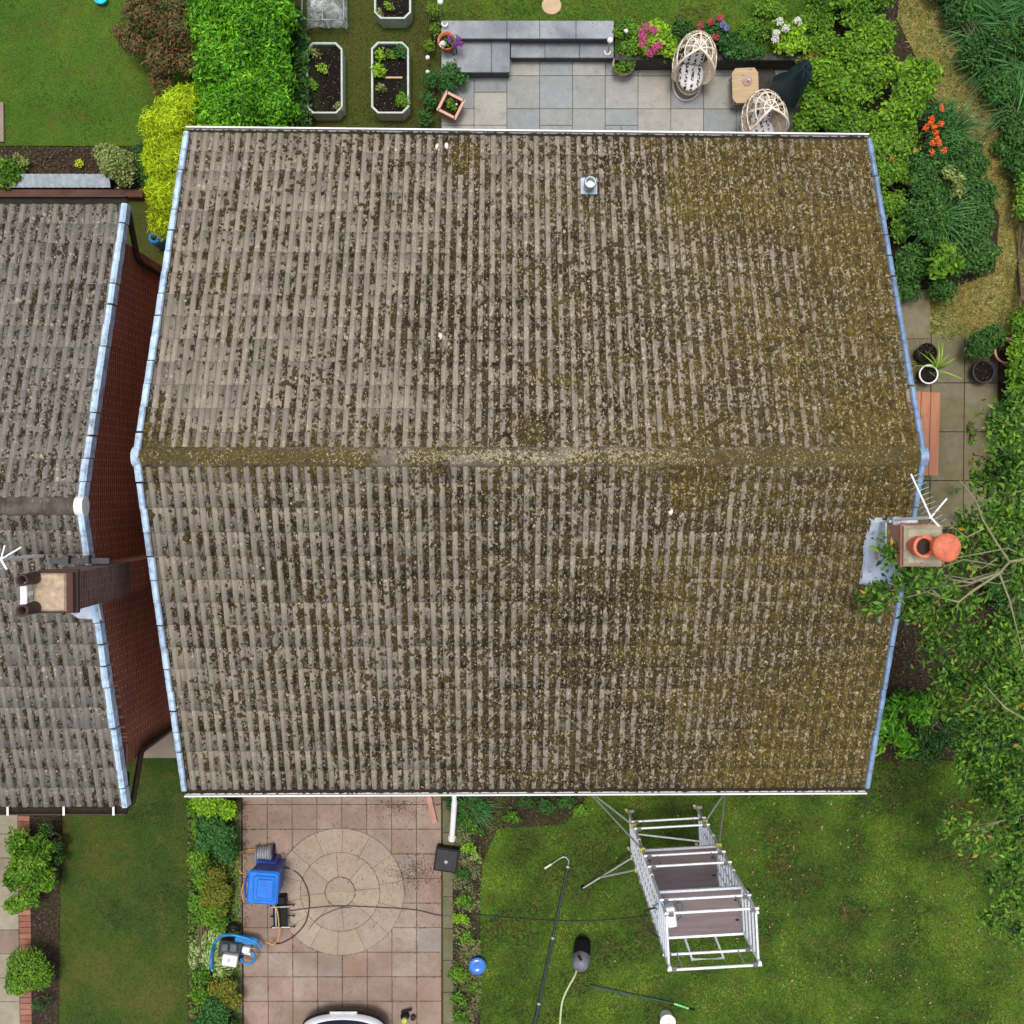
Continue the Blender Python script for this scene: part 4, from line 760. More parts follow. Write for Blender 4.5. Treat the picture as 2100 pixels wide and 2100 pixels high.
# strap leaved clumps, top right corner
def strap(label, px, py, n, ln, mat, seed, w=.028, spread=.25, z=0, cat='ornamental grass', name='strap_leaved_clump', group=None):
    g_ = np.random.default_rng(seed); c = U(px, py, z); t = thing(name, label, cat, c, 0, group); b = np.column_stack([g_.normal(0, spread * .5, n), g_.normal(0, spread * .5, n), np.zeros(n)])
    v, f, u = blades(b, g_.uniform(.5, 1.15, n) * ln, np.arctan2(b[:, 1], b[:, 0]) + g_.normal(0, .7, n), w, .85, g_, 4); npmesh('leaves', v, f, mat, t, u); return t
GS = leafmat('strap leaf', [(.02, .075, .02), (.04, .14, .03), (.07, .21, .05), (.13, .28, .08)], 1, .4, .2)
for i, (x, y, s, lb) in enumerate([(2065, 60, .9, 'topmost strap leaved clump in the upper right corner'), (2095, 140, 1.0, 'strap leaved clump below the topmost one at the right edge'), (2000, 50, .7, 'strap leaved clump nearest the start of the straw path'), (2085, 225, .8, 'lowest strap leaved clump at the right edge above the straw path'), (2030, 130, .8, 'strap leaved clump leaning over the straw path'), (2110, 10, .9, 'strap leaved clump cut off by the upper right corner')]):
    strap(lb, x, y, 260, s, GS, 60 + i)
strap('fine dark grass tuft rising from the dark ivy shrub', 1920, 440, 200, .7, GS, 71, .02, .3, .55); strap('fine grass tuft beside the orange flowers', 1950, 270, 160, .6, GS, 72, .02, .2, .3)
mass('ground_cover_shrub', 'dark green ground cover beyond the straw path in the upper right corner', 'shrub', [(1960, 20, .3, .35), (2000, 110, .3, .35), (2050, 180, .3, .35), (2090, 270, .3, .4), (2100, 340, .3, .4), (2060, 300, .2, .22), (2120, 80, .4, .5), (1930, -30, .3, .4), (2050, 90, .3, .4)], (.07, .04), 1100, G2, sq=.6)
mass('shrub', 'mid green bush at the top edge left of the straw path', 'shrub', [(1760, 30, .5, .35), (1740, -10, .6, .35), (1690, -5, .6, .3), (1800, -20, .5, .4)], (.08, .05), 1000, G3, sq=.6)
mass('shrub', 'green yellow bush at the right edge below the straw path', 'shrub', [(2110, 660, .5, .35), (2100, 700, .5, .25), (2120, 420, .4, .4), (2110, 380, .4, .3)], (.08, .045), 1000, G3, sq=.6)
# --- bottom left and the driveway borders
plant('shrub', 'larger mixed green shrub between neighbour drive and lawn, just below the neighbour roof', 'shrub', [(60, 1770, .6, .44), (40, 1730, .5, .3), (85, 1740, .5, .28), (30, 1800, .5, .28), (90, 1800, .5, .3), (30, 1855, .35, .2), (60, 1838, .4, .24)], (.075, .04), 1300, G3, .75, lump=.45)
plant('shrub', 'dark twiggy plant behind the larger shrub close to the neighbour wall', 'plant', [(95, 1700, .4, .16), (115, 1735, .4, .14), (120, 1760, .35, .12)], (.06, .025), 900, G2, .8)
plant('clipped_shrub', 'compact dense green shrub lower down the neighbour drive edge', 'shrub', [(60, 1985, .5, .42), (40, 2010, .4, .28), (85, 2000, .4, .25)], (.055, .025), 2200, G3, .8, lump=.2)
plant('small_plant', 'low wispy plant under the compact dense shrub', 'plant', [(78, 2060, .2, .14), (100, 2050, .15, .1)], (.06, .02), 1000, G2, .6)
plant('border_shrub', 'yellow green bush touching the front gutter at the left of the driveway', 'shrub', [(430, 1645, .5, .27), (465, 1660, .45, .2), (410, 1640, .4, .18)], (.06, .035), 1600, G4, .75)
plant('border_shrub', 'deep green rounded bush on the left driveway border below the yellow green one', 'shrub', [(450, 1715, .5, .32), (430, 1690, .45, .25), (465, 1745, .45, .25), (420, 1725, .4, .2)], (.065, .042), 1500, G9, .75)
plant('border_shrub', 'bronze and green bush left of the blue bin', 'shrub', [(440, 1800, .35, .24), (455, 1830, .35, .22), (430, 1840, .3, .2), (450, 1860, .3, .2)], (.055, .03), 1600, G10, .7)
plant('border_shrub', 'light green bush above the hosta', 'shrub', [(420, 1880, .3, .2), (450, 1895, .3, .18), (440, 1870, .35, .2)], (.06, .035), 1500, G3, .7)
plant('border_shrub', 'yellow orange topped bush below the hosta', 'shrub', [(465, 2030, .45, .24), (480, 2050, .4, .18), (440, 2025, .4, .15)], (.055, .03), 1600, G10, .75)
plant('border_shrub', 'wide low green bush along the lawn side of the left driveway border', 'shrub', [(408, 1760, .3, .22), (415, 1800, .3, .2), (410, 1690, .3, .2), (405, 1850, .25, .2), (412, 2000, .3, .2), (410, 2040, .3, .2), (400, 1655, .3, .16)], (.06, .034), 1300, G3, .7)
plant('border_shrub', 'green bush at the bottom edge left of the driveway', 'shrub', [(440, 2075, .45, .3), (420, 2110, .45, .3), (465, 2120, .45, .3)], (.06, .035), 1500, G9, .75)
# hosta: radiating white edged leaves
g_ = np.random.default_rng(5); c = U(440, 1955, 0); th_ = thing('hosta', 'white edged hosta beside the pressure washer on the left driveway border', 'hosta', c); n = 420
an = g_.uniform(0, 2 * np.pi, n); rr = np.sqrt(g_.random(n)) * .44; P = np.column_stack([np.cos(an) * rr, np.sin(an) * rr * 1.15, .36 - rr * .45 + g_.uniform(-.02, .03, n)]); td = np.column_stack([np.cos(an), np.sin(an), -rr * .9])
N = np.column_stack([np.cos(an) * rr * 1.3, np.sin(an) * rr * 1.3, np.ones(n)]) + g_.normal(0, .22, (n, 3)); v, f, u = leafgeo(P, N, .155, .075, g_, .12, td, .2); npmesh('leaves', v, f, G8, th_, u)
# right driveway border: small separate plants
for i, (x, y, r, mt, lb) in enumerate([(935, 1650, .2, G2, 'dark clump under the gutter beside the downpipe shoe'), (955, 1685, .13, G4, 'lime plant right of the pale downpipe'), (985, 1655, .2, G9, 'bluish clump under the gutter right of the downpipe'), (960, 1735, .12, G4, 'lime plant just right of the black gully cover'), (975, 1700, .1, G3, 'small green tuft above the lime plant by the gully'),
        (952, 1845, .17, G4, 'bright lime plant midway down the right driveway border'), (945, 1880, .14, G4, 'lime plant directly under the black cable'), (958, 1920, .14, G4, 'lime plant above the blue tub'), (938, 1995, .2, G4, 'broad lime plant left of the blue tub'), (940, 2045, .15, G3, 'mid green plant below the broad lime plant'),
        (945, 2085, .15, G4, 'lime plant at the bottom edge beside the edging stones'), (950, 1790, .13, G2, 'dark weed below the black gully cover'), (975, 1755, .1, G7, 'pale variegated weed at the lawn edge'), (970, 2020, .1, G3, 'small tuft below the blue tub'),
        (1050, 1672, .14, G4, 'lime plant under the gutter at the lawn corner'), (1120, 1650, .18, G9, 'green clump under the gutter left of the scaffold brace'), (1160, 1640, .18, G2, 'dark clump where the scaffold brace meets the gutter'), (1080, 1640, .16, G2, 'dark clump under the gutter between lime plant and green clump'), (1190, 1660, .15, G3, 'green clump at the foot of the left scaffold brace')]):
    plant('border_plant', lb, 'plant', [(x, y, .16, r), (x + 10, y + 9, .12, r * .65), (x - 9, y + 6, .12, r * .6)], (.055, .03), 1000, G3 if (mt is G4 and i % 3) else mt, .6, inner=.25, lump=.6)
litter('border_weeds', [XY(925, 2100), XY(985, 1640)], .03, 7000, leafmat('border weeds', [(.05, .10, .015), (.10, .18, .03), (.18, .12, .06), (.26, .28, .16), (.12, .26, .03)]), .05, 31, lambda x, y: np.clip(vn2(x * 5, y * 5) * 1.8 - .3, 0, 1))
litter('left_border_weeds', [XY(390, 2100), XY(492, 1640)], .05, 5000, leafmat('left border weeds', [(.03, .07, .012), (.08, .18, .02), (.14, .26, .03), (.20, .16, .05)]), .06, 36)
litter('bed_weeds', [XY(0, 300)[::1], XY(300, 395)], .03, 900, leafmat('weeds in soil', [(.05, .04, .02), (.12, .08, .04), (.20, .15, .09), (.07, .12, .02)]), .04, 33)
strap('dark fine leaved grass under the front gutter right of the downpipe', 965, 1655, 160, .5, GS, 75, .016, .2)
# --- side path plants
plant('shrub', 'dark green potted shrub at the end of the side path', 'plant', [(2010, 705, .55, .28), (2035, 690, .5, .25), (1995, 720, .45, .18)], (.06, .03), 1500, G2, .8)
plant('shrub', 'bright green shrub hanging over the terracotta pots at the right edge', 'shrub', [(2085, 760, .8, .22), (2090, 720, .8, .2), (2085, 790, .6, .18), (2110, 740, .9, .4)], (.09, .045), 900, G3, .8)
plant('seedling', 'single small weed with an orange flower on the side path', 'plant', [(1993, 885, .12, .05), (1995, 905, .12, .05), (1993, 868, .1, .04)], (.05, .02), 2500, G3, .6)
for o_ in [o for o in COL.objects if o.name.startswith('seedling')]: flowerheads(o_, o_.location, [(1996, 948, .16)], GTY, .035, 30, .03)
plant('weed', 'low weeds under the side of the chimney by the path end', 'plant', [(1880, 1000, .1, .2), (1850, 980, .1, .2), (1960, 1005, .3, .1), (1965, 1060, .3, .1)], (.05, .02), 700, G9, .4, stem=False)
plant('cherry_laurel', 'glossy green laurel shoots beside the front right roof verge', 'shrub', [(1815, 1480, .8, .25), (1840, 1500, .7, .22), (1830, 1445, .7, .22), (1880, 1455, .7, .3), (1800, 1530, .5, .16), (1860, 1530, .5, .25)], (.13, .05), 420, G1, .7, lump=.5)
plant('ivy', 'dark teal green ground ivy beside the front right roof verge', 'ground plant', [(1850, 1440, .15, .35), (1900, 1450, .15, .4), (1960, 1500, .15, .4), (1900, 1530, .12, .4)], (.06, .035), 700, G2, .3)
# --- the big tree on the right
g_ = np.random.default_rng(77); TB = U(2240, 1280, 0); T = thing('tree', 'big leafy broadleaf tree on the right whose branches reach over the chimney', 'tree', TB)
limbs = [(2060, 880, 4.6, .42), (2085, 830, 4.2, .4), (2080, 950, 4.9, .5), (2030, 975, 4.5, .36), (2090, 1040, 5.3, .5), (1985, 1075, 4.9, .24), (2040, 1100, 5.3, .46), (1975, 1140, 5.3, .38), (1910, 1175, 6.6, .24), (1850, 1190, 6.9, .2), (1800, 1212, 7.1, .18), (1890, 1240, 5.2, .36), (1960, 1240, 5.2, .45),
         (1865, 1162, 6.9, .12), (1790, 1245, 6.95, .13), (1822, 1132, 7.25, .12), (1920, 1300, 4.6, .35), (2000, 1320, 5.0, .5), (2080, 1180, 5.4, .5), (2090, 1300, 5.4, .5), (1960, 1390, 4.6, .42), (2040, 1400, 5.0, .5), (2100, 1400, 5.2, .5), (1935, 1450, 4.1, .32), (2000, 1480, 4.6, .45), (2080, 1490, 5.0, .5), (1985, 1560, 4.2, .38), (2060, 1570, 4.5, .45), (2100, 1600, 4.8, .5), (2020, 1630, 3.9, .3), (2080, 1660, 4.3, .36), (2110, 1700, 4.3, .4),
         (1945, 1690, 4.6, .15), (1980, 1705, 4.7, .17), (2010, 1735, 4.7, .2), (2040, 1720, 4.6, .22), (2075, 1740, 4.6, .3), (2035, 1800, 4.4, .16), (2080, 1790, 4.5, .26), (2060, 1860, 4.3, .24), (2100, 1850, 4.4, .3), (2020, 1880, 4.2, .12), (2095, 1910, 4.1, .22), (2130, 1760, 4.6, .4)]
top = Vector((TB.x, TB.y, 3.2)); wood = MB(); wood.tube([TB, Vector((TB.x - .05, TB.y + .05, 1.6)), top], [.2, .16, .13], 10); wood.build('trunk', plain((.13, .105, .07), .9, 0, .35, 10, name='grey brown bark'), T, TB)
Ls, Ly, Bm = [], [], {}
mains = [Vector(U(2190, 1000, 4.4)), Vector(U(2140, 1150, 4.8)), Vector(U(2170, 1400, 4.4)), Vector(U(2190, 1620, 4.0)), Vector(U(2210, 1800, 3.9))]
br = [MB() for _ in mains]
for b_, q in zip(br, mains): b_.tube([top - Vector((0, 0, .2)), (top + q) / 2 + Vector((0, 0, .25)), q], [.09, .06, .045], 7)
for (x, y, z, r) in limbs:
    c = U(x, y, z); k = min(range(5), key=lambda i: (mains[i] - c).length); s = mains[k]
    e = c + Vector((0, 0, r * .1)); mid = s.lerp(e, .5) + Vector((random.uniform(-.15, .15), random.uniform(-.15, .15), .12)); mid += Vector((random.uniform(-.3, .3), random.uniform(-.3, .3), -.15)); br[k].tube([s, s.lerp(mid, .5) + Vector((random.uniform(-.1, .1), random.uniform(-.1, .1), 0)), mid, e], [.016, .014, .010, .006], 5)
    for q in range(max(2, int(r * 9))):
        d = Vector((random.uniform(-1, 1), random.uniform(-1, 1), random.uniform(.0, .9))).normalized() * r * random.uniform(.8, 1.15); br[k].tube([mid.lerp(e, random.uniform(.4, 1)), e + d * .55, e + d], [.009, .006, .004], 4)
        # a rosette of leaves on the twig
        for w_ in (.7, 1.1):
            nn = 12; P = np.array(e + d * w_) + g_.normal(0, .085, (nn, 3)); N = g_.normal(size=(nn, 3)) * .5 + [0, 0, 1]; Ls.append(leafgeo(P, N, .105, .046, g_, .2, None, .2))
    Ls.append(blobleaves(c - Vector((0, 0, r * .2)), r, 330, .09, .04, .8, g_, .1, .7, .55, 18))
    if random.random() < .5: Ly.append(leafgeo(np.array(c) + g_.normal(0, r * .5, (3, 3)) + [0, 0, r * .5], g_.normal(size=(3, 3)) * .4 + [0, 0, 1], .10, .05, g_))
v, f, u = join(Ls); npmesh('crown', v, f, GT, T, u, off=TB); v, f, u = join(Ly); cy_ = npmesh('yellow_leaves', v, f, GTY, T, u, off=TB); tag(cy_, kind='stuff')
for b_ in br: b_.build('branch', M_TWIG, T, TB)
# bare twigs seen over the crown
bt = MB()
def twig(pts, r0=.02): P = [U(*p) for p in pts]; bt.tube(P, [r0 * (1 - .75 * i / (len(P) - 1)) for i in range(len(P))], 6)
twig([(2140, 1140, 5.6), (2070, 1152, 5.8), (2050, 1175, 5.9), (1990, 1195, 6.0), (1930, 1185, 6.1), (1900, 1178, 6.2)], .024); twig([(2070, 1152, 5.8), (2045, 1115, 5.9), (2015, 1065, 6.0), (2005, 1035, 6.0), (1990, 1010, 6.1), (1968, 985, 6.1)], .018)
twig([(2050, 1175, 5.9), (1990, 1215, 6.0), (1965, 1235, 6.0), (1930, 1225, 6.1), (1880, 1205, 6.1)], .022); twig([(2050, 1178, 5.9), (2070, 1230, 5.9), (2085, 1290, 5.8), (2100, 1350, 5.7)], .016); twig([(2015, 1085, 6.0), (1982, 1102, 6.0), (1960, 1085, 6.0), (1950, 1080, 6.0)], .012)
twig([(2045, 1145, 5.9), (2015, 1165, 5.95), (1985, 1160, 6)], .01); twig([(1965, 1235, 6.0), (1962, 1260, 6.0)], .01); twig([(1930, 1225, 6.1), (1900, 1200, 6.2), (1860, 1185, 6.3)], .01); twig([(2140, 1500, 5.6), (2060, 1450, 5.7), (2020, 1405, 5.7)], .02); twig([(2120, 1000, 5.6), (2080, 1010, 5.6), (2075, 1050, 5.6)], .014); twig([(1900, 1110, 6.1), (1925, 1160, 6.1), (1930, 1185, 6.1)], .008)
bt.build('bare_twig', M_TWIG, T, TB)
plant('shrub', 'dark understorey shrub in the shade below the tree on the right', 'shrub', [(x, y, .5, .5) for x, y in ((2080, 1100), (2060, 1200), (2090, 1300), (2070, 1400), (2090, 1500), (2040, 1560), (2090, 1620), (2090, 940), (2080, 860))], (.08, .04), 600, G2, .6)
# ============================================================= things in the gardens
def at(px, py, z=0): return Vector(U(px, py, z))
# --- raised beds
M_BED = plain((.46, .53, .46), .5, .1, .12, 6, name='pale green metal', dirt=.25)
def raised_bed(label, x0, y0, x1, y1, h, crops, div=None):
    a, b = at(x0, y0, h), at(x1, y1, h); c = Vector(((a.x + b.x) / 2, (a.y + b.y) / 2, 0)); W, D = b.x - a.x, a.y - b.y; t = thing('raised_bed', label, 'raised bed', c, 0, 'metal raised beds on the mossy ground'); k = .11
    def ring(w, d, kk): return [(-w / 2 + kk, -d / 2), (w / 2 - kk, -d / 2), (w / 2, -d / 2 + kk), (w / 2, d / 2 - kk), (w / 2 - kk, d / 2), (-w / 2 + kk, d / 2), (-w / 2, d / 2 - kk), (-w / 2, -d / 2 + kk)]
    m = MB(); o, i = ring(W, D, k), ring(W - .05, D - .05, k - .012); vs = [(x, y, z) for r_, z in ((o, 0), (o, h), (i, h), (i, h - .2)) for x, y in r_]
    m.add(vs, [(r_ * 8 + q, r_ * 8 + (q + 1) % 8, r_ * 8 + 8 + (q + 1) % 8, r_ * 8 + 8 + q) for r_ in range(3) for q in range(8)]); m.build('side_panel', M_BED, t)
    m = MB(); o2, i2 = ring(W + .016, D + .016, k + .004), ring(W - .035, D - .035, k - .008); vs = [(x, y, z) for r_, z in ((o2, h - .02), (o2, h + .012), (i2, h + .012)) for x, y in r_]
    m.add(vs, [(r_ * 8 + q, r_ * 8 + (q + 1) % 8, r_ * 8 + 8 + (q + 1) % 8, r_ * 8 + 8 + q) for r_ in range(2) for q in range(8)]); m.build('rim', plain((.46, .52, .46), .45, 0, .1, 6, name='pale rim', dirt=.25), t)
    MB().prism(ring(W - .06, D - .06, k - .015), h - .2, h - .09).build('soil', M_MULCH, t)
    if div: MB().box((0.05, div, h - .06), (W * .5, .03, .05)).build('divider', W_PALE, t)
    for (lb, px, py, r, mt) in crops:
        plant('crop_plant', lb, 'vegetable plant', [(px, py, h, r), (px + 8, py + 6, h - .03, r * .6)], (.055, .032), 1500, mt, .6, zg=h - .09)
raised_bed('left pale green metal raised bed beside the laurel hedge', 628, 88, 702, 232, .42, [('pale yellow seedling row at the top left of the left raised bed', 644, 108, .07, G7), ('small green seedling in the middle of the left raised bed', 660, 140, .075, G4), ('leafy green shoot hanging over the left rim of the left raised bed', 638, 172, .1, G3), ('tiny seedling at the lower right corner of the left raised bed', 692, 218, .05, G7)])
raised_bed('middle pale green metal raised bed with the biggest crops', 762, 87, 838, 232, .42, [('lime lettuce at the top left of the middle raised bed', 778, 110, .09, G4), ('second lime lettuce at the top of the middle raised bed', 798, 110, .08, G3), ('bluish leek clump at the top right of the middle raised bed', 822, 105, .11, G9), ('yellow green crop over the left rim of the middle raised bed', 776, 145, .13, G4), ('bright green crop at the lower right of the middle raised bed', 825, 205, .14, G3), ('small withered seedling in the lower half of the middle raised bed', 780, 178, .06, G7)], .02)
raised_bed('right pale green metal raised bed cut off by the top edge of the photo', 768, -100, 842, 38, .42, [('small lime seedling in the right raised bed near the top edge', 795, 12, .06, G4), ('seedling at the lower left corner of the right raised bed', 775, 25, .05, G7)])
# --- clear plastic cover over a frame
t0 = at(672, 20, 0); t = thing('cloche', 'clear crumpled plastic grow cover on a thin frame behind the left raised bed', 'garden cover', t0)
pm = NT('clear sheeting'); n = pm.noise(5, 5, None, .7, 1.0); pm.bump(n, .05, 1); pm.out((.75, .8, .82), .18, 0, .6); tr = pm.n('ShaderNodeBsdfTransparent'); mx = pm.n('ShaderNodeMixShader'); pm.put(mx.inputs[0], pm.step(n, .42, .66, .75, .2))
pm.t.links.new(pm.b.outputs[0], mx.inputs[1]); pm.t.links.new(tr.outputs[0], mx.inputs[2]); pm.t.links.new(mx.outputs[0], pm.t.nodes['Material Output'].inputs[0])
x0, x1, y0, y1 = -.36, .38, -.42, .75; N = 14; vs = []
for j in range(N + 1):
    for i in range(N + 1): x = x0 + (x1 - x0) * i / N; y = y0 + (y1 - y0) * j / N; e = min(1, 4 * min(i / N, 1 - i / N, j / N + .02)); vs.append((x, y, .12 + .5 * e ** .6 + random.uniform(-.035, .035) * 1.3))
MB().add(vs, [(j * (N + 1) + i, j * (N + 1) + i + 1, (j + 1) * (N + 1) + i + 1, (j + 1) * (N + 1) + i) for j in range(N) for i in range(N)], True).build('plastic_sheet', pm.m, t)
m = MB()
for y in (y0, .1, y1): m.tube([(x0, y, 0), (x0, y, .58), (x1, y, .58), (x1, y, 0)], .009, 6)
for x in (x0, 0, x1): m.tube([(x, y0, .585), (x, y1, .585)], .008, 6)
m.build('frame', M_GALV, t)
plant('crop_plant', 'green crop growing under the clear plastic cover', 'vegetable plant', [(655, 22, .3, .13), (670, 35, .25, .1)], (.07, .04), 1000, G3, .6)
# --- planters and pots
def square_planter(label, px, py, rz, s=.38, h=.38):
    c = at(px, py, h); c.z = 0.025; t = thing('square_planter', label, 'planter', c, rz); m = MB(); q = s / 2
    for z0, z1, w0, w1 in ((0, h, s * .74, s),):
        vs = []
        for w_, z in ((w0, z0), (w1, z1), (w1 - .06, z1), (w1 - .1, z1 - .12)): vs += [(-w_ / 2, -w_ / 2, z), (w_ / 2, -w_ / 2, z), (w_ / 2, w_ / 2, z), (-w_ / 2, w_ / 2, z)]
        m.add(vs, [(3, 2, 1, 0)] + [(r_ * 4 + k, r_ * 4 + (k + 1) % 4, r_ * 4 + 4 + (k + 1) % 4, r_ * 4 + 4 + k) for r_ in range(3) for k in range(4)])
    m.build('pot_body', plain((.40, .17, .10), .8, 0, .15, name='brown terracotta'), t); m = MB()
    for k in range(4): m.box(((s / 2 - .018) * (1, 0, -1, 0)[k], (s / 2 - .018) * (0, 1, 0, -1)[k], h + .008), ((.045, s - .048)[k % 2], (s + .012, .045)[k % 2], .02))
    m.build('rim', plain((.62, .36, .27), .75, 0, .08, name='pale terracotta rim'), t); MB().box((0, 0, h - .1), (s - .09, s - .09, .04)).build('soil', M_MULCH, t)
    return t
square_planter('square terracotta planter turned at an angle at the left edge of the patio', 925, 217, R(-27))
plant('pot_plant', 'small white budded plant in the square terracotta planter', 'plant', [(922, 212, .38, .09), (930, 222, .36, .06)], (.045, .025), 1800, G3, .7)
MB_ = MB().ball(at(936, 214, .46), .022, 8); tag(MB_.build('white_bud', M_WCLEAN), 'white flower bud standing in the square terracotta planter', 'flower')
def round_pot(name, label, px, py, r, h, mat, rim=None, z=.025, group=None):
    c = at(px, py, h); c.z = z; t = thing(name, label, 'plant pot', c, 0, group); MB().lathe((0, 0, 0), [(r * .7, 0), (r * .95, h * .92), (r, h), (r * .9, h + .004), (r * .84, h - .08), (.001, h - .08)], 24).build('pot_body', mat, t)
    if rim: MB().lathe((0, 0, 0), [(r * 1.06, h - .012), (r * 1.08, h + .01), (r * .93, h + .012), (r * .90, h - .01)], 28, cap=False).build('rim', rim, t)
    MB().lathe((0, 0, 0), [(r * .86, h - .07), (.001, h - .06)], 20).build('soil', M_MULCH, t); return t
round_pot('plant_pot', 'round pale rimmed pot with a bushy plant below the right end of the stone steps', 1279, 132, .19, .3, W_PALE, plain((.42, .38, .28), .8, name='wicker rim'))
plant('pot_plant', 'bushy green and yellow plant in the round pale rimmed pot', 'plant', [(1285, 132, .4, .16), (1268, 140, .38, .1), (1295, 122, .38, .1)], (.05, .03), 1600, G3, .8)
round_pot('plant_pot', 'round orange terracotta pot with pansies on the stone landing', 918, 100, .15, .3, M_TERRA, M_TERRA, .36)
pz = plant('pansy', 'purple and white pansies in the orange pot on the landing', 'flowers', [(932, 85, .72, .12), (915, 88, .7, .08)], (.04, .03), 700, G3, .7); flowerheads(pz[0], pz[1], [(940, 80, .8), (934, 92, .78), (923, 80, .8), (945, 90, .78)], FV, .045, 60, .03); flowerheads(pz[0], pz[1], [(908, 90, .78)], FW, .05, 60, .03)
for lb, x, y, r, h, mt, rm in [('dark pot of bare soil on the side path nearest the roof verge', 1900, 725, .19, .32, M_BLACK, None), ('round dark pot with a white rim beside the timber bench', 1903, 768, .165, .3, M_BLACK, M_WHITE), ('orange terracotta pot by the right edge of the side path', 2064, 720, .22, .36, M_TERRA, plain((.55, .32, .24), .7, name='pale pot rim')),
        ('cracked dark round tub in the middle of the right side pots', 2018, 762, .22, .3, plain((.06, .045, .05), .7, 0, .4, name='dark glazed tub'), None), ('dark green pot below the orange terracotta pot', 2085, 790, .2, .3, plain((.02, .035, .03), .5, name='dark green pot'), None), ('black pot in the shade at the lower right of the side pots', 2085, 815, .2, .28, M_BLACK, None)]:
    round_pot('plant_pot', lb, x, y, r, h, mt, rm, .03)
strap('yellow green strap leaved plant hanging from the white rimmed pot', 1920, 757, 14, .55, G4, 91, .022, .06, .27, 'potted plant')
strap('pale wispy stems in the shade between the verge and the dark pot', 1885, 745, 26, .6, G7, 92, .01, .12, .1, 'potted plant')
# --- bench of stained planks
b0, b1 = at(1868, 803, .44), at(1926, 976, .44); c = Vector(((b0.x + b1.x) / 2, (b0.y + b1.y) / 2, .03)); W, L = b1.x - b0.x, b0.y - b1.y; t = thing('bench', 'reddish stained timber bench along the side of the house', 'bench', c, R(-1.2))
for i in range(3): MB().box((-W / 2 + W * (i + .5) / 3, 0, .39), (W / 3 - .008, L - .01 * i, .035), bev=.004).build('seat_plank', W_RED, t)
for sx in (-1, 1):
    for sy in (-1, 1): MB().box((sx * (W / 2 - .07), sy * (L / 2 - .14), .185), (.07, .07, .37), bev=.005).build('leg', W_RED, t)
for sy in (-1, 1): MB().box((0, sy * (L / 2 - .14), .33), (W - .22, .045, .08)).build('crossbar', W_RED, t)
# --- terracotta edging and grit behind house; tap hose etc.
# --- egg chairs
RAT = plain((.82, .72, .58), .6, 0, .15, 20, name='natural rattan'); RATD = plain((.64, .53, .40), .65, 0, .2, 20, name='woven rattan')
def egg_chair(label, px, py, rz, sc=1.0, tilt=.5):
    c = at(px, py, .75); c.z = .025; t = thing('hanging_egg_chair', label, 'egg chair', c, rz, 'rattan egg chairs on the patio')
    a, b, hgt = .38 * sc, .58 * sc, 1.25 * sc      # half width, half depth, height
    def P(u_, v_):  # u around, v from bottom pole 0 to top pole 1, open toward -y
        th = u_; ph = (v_ - .5) * math.pi; return Vector((a * math.cos(ph) * math.cos(th) * 1.05, b * math.cos(ph) * math.sin(th) * .95 + .12 * v_, hgt * .5 + .18 + hgt * .5 * math.sin(ph)))
    m = MB(); seq = [R(-20 + 220 * i / 12) for i in range(13)]
    for th in seq[::2]: m.tube([P(th, v_ / 12) for v_ in range(0, 13)], .011, 6)
    for v_ in (.18, .34, .5, .64, .78, .9): m.tube([P(th, v_) for th in seq], .011, 6)
    m.tube([P(seq[0], v_ / 14) for v_ in range(15)], .022, 8); m.tube([P(seq[-1], v_ / 14) for v_ in range(15)], .022, 8); m.tube([P(R(d), .02) for d in range(0, 361, 24)], .02, 8); m.build('frame', RAT, t)
    w = MB()
    for k in range(9):
        th = R(-20 + 220 * (k + .5) / 9)
        for s in (-1, 1): w.tube([P(th + s * .16 * math.sin(q * 1.5), .06 + .88 * q / 22) for q in range(23)], .007, 4, False)
    for q in range(26): w.tube([P(R(-20 + 220 * i / 10), .05 + .42 * q / 26) for i in range(11)], .008, 4, False)
    for q in range(12): w.tube([P(R(160 + 200 * i / 10), .02 + .22 * q / 12) for i in range(11)], .009, 4, False)
    w.build('weave', RATD, t)
    cm = MB(); cm.lathe((0, -.02, .42 * sc), [(.001, .0), (a * .58, .01), (a * .64, .06), (a * .58, .11), (.001, .12)], 20, sy=1.2)
    cm.build('seat_cushion', CUSH, t); cm = MB(); M_ = Matrix.Rotation(R(68), 4, 'X'); cm.box((0, b * .52, .82 * sc), (a * .95, .55 * sc, .10), M=M_, bev=.02); cm.build('back_cushion', CUSH, t)
    MB().tube([(a * .7 * math.cos(R(d)), b * .55 * math.sin(R(d)), .015) for d in range(0, 361, 20)], .018, 8).build('base_ring', RAT, t)
    for s in (-1, 1): MB().tube([(s * a * .5, 0, .02), (s * a * .35, 0, .3)], .016, 6).build('leg', RAT, t)
    return t
tc = NT('striped cushion'); o_ = tc.sep(tc.obj()); s_ = tc.math('FRACT', tc.math('MULTIPLY', tc.math('ADD', o_[0], 5.0), 9.0)); bw = tc.math('LESS_THAN', s_, .42); dd = tc.math('LESS_THAN', tc.noise(26, 2, tc.obj()), .52); CUSH = tc.out(tc.mix(tc.math('MULTIPLY', bw, dd), (.74, .73, .71), (.03, .03, .035)), .85, 0, .2)
egg_chair('upper rattan egg chair with a black and white cushion, standing by the planting bed', 1422, 142, R(-6), .95)
egg_chair('lower rattan egg chair with white cushions, partly under the rear gutter', 1567, 262, R(12), .98)
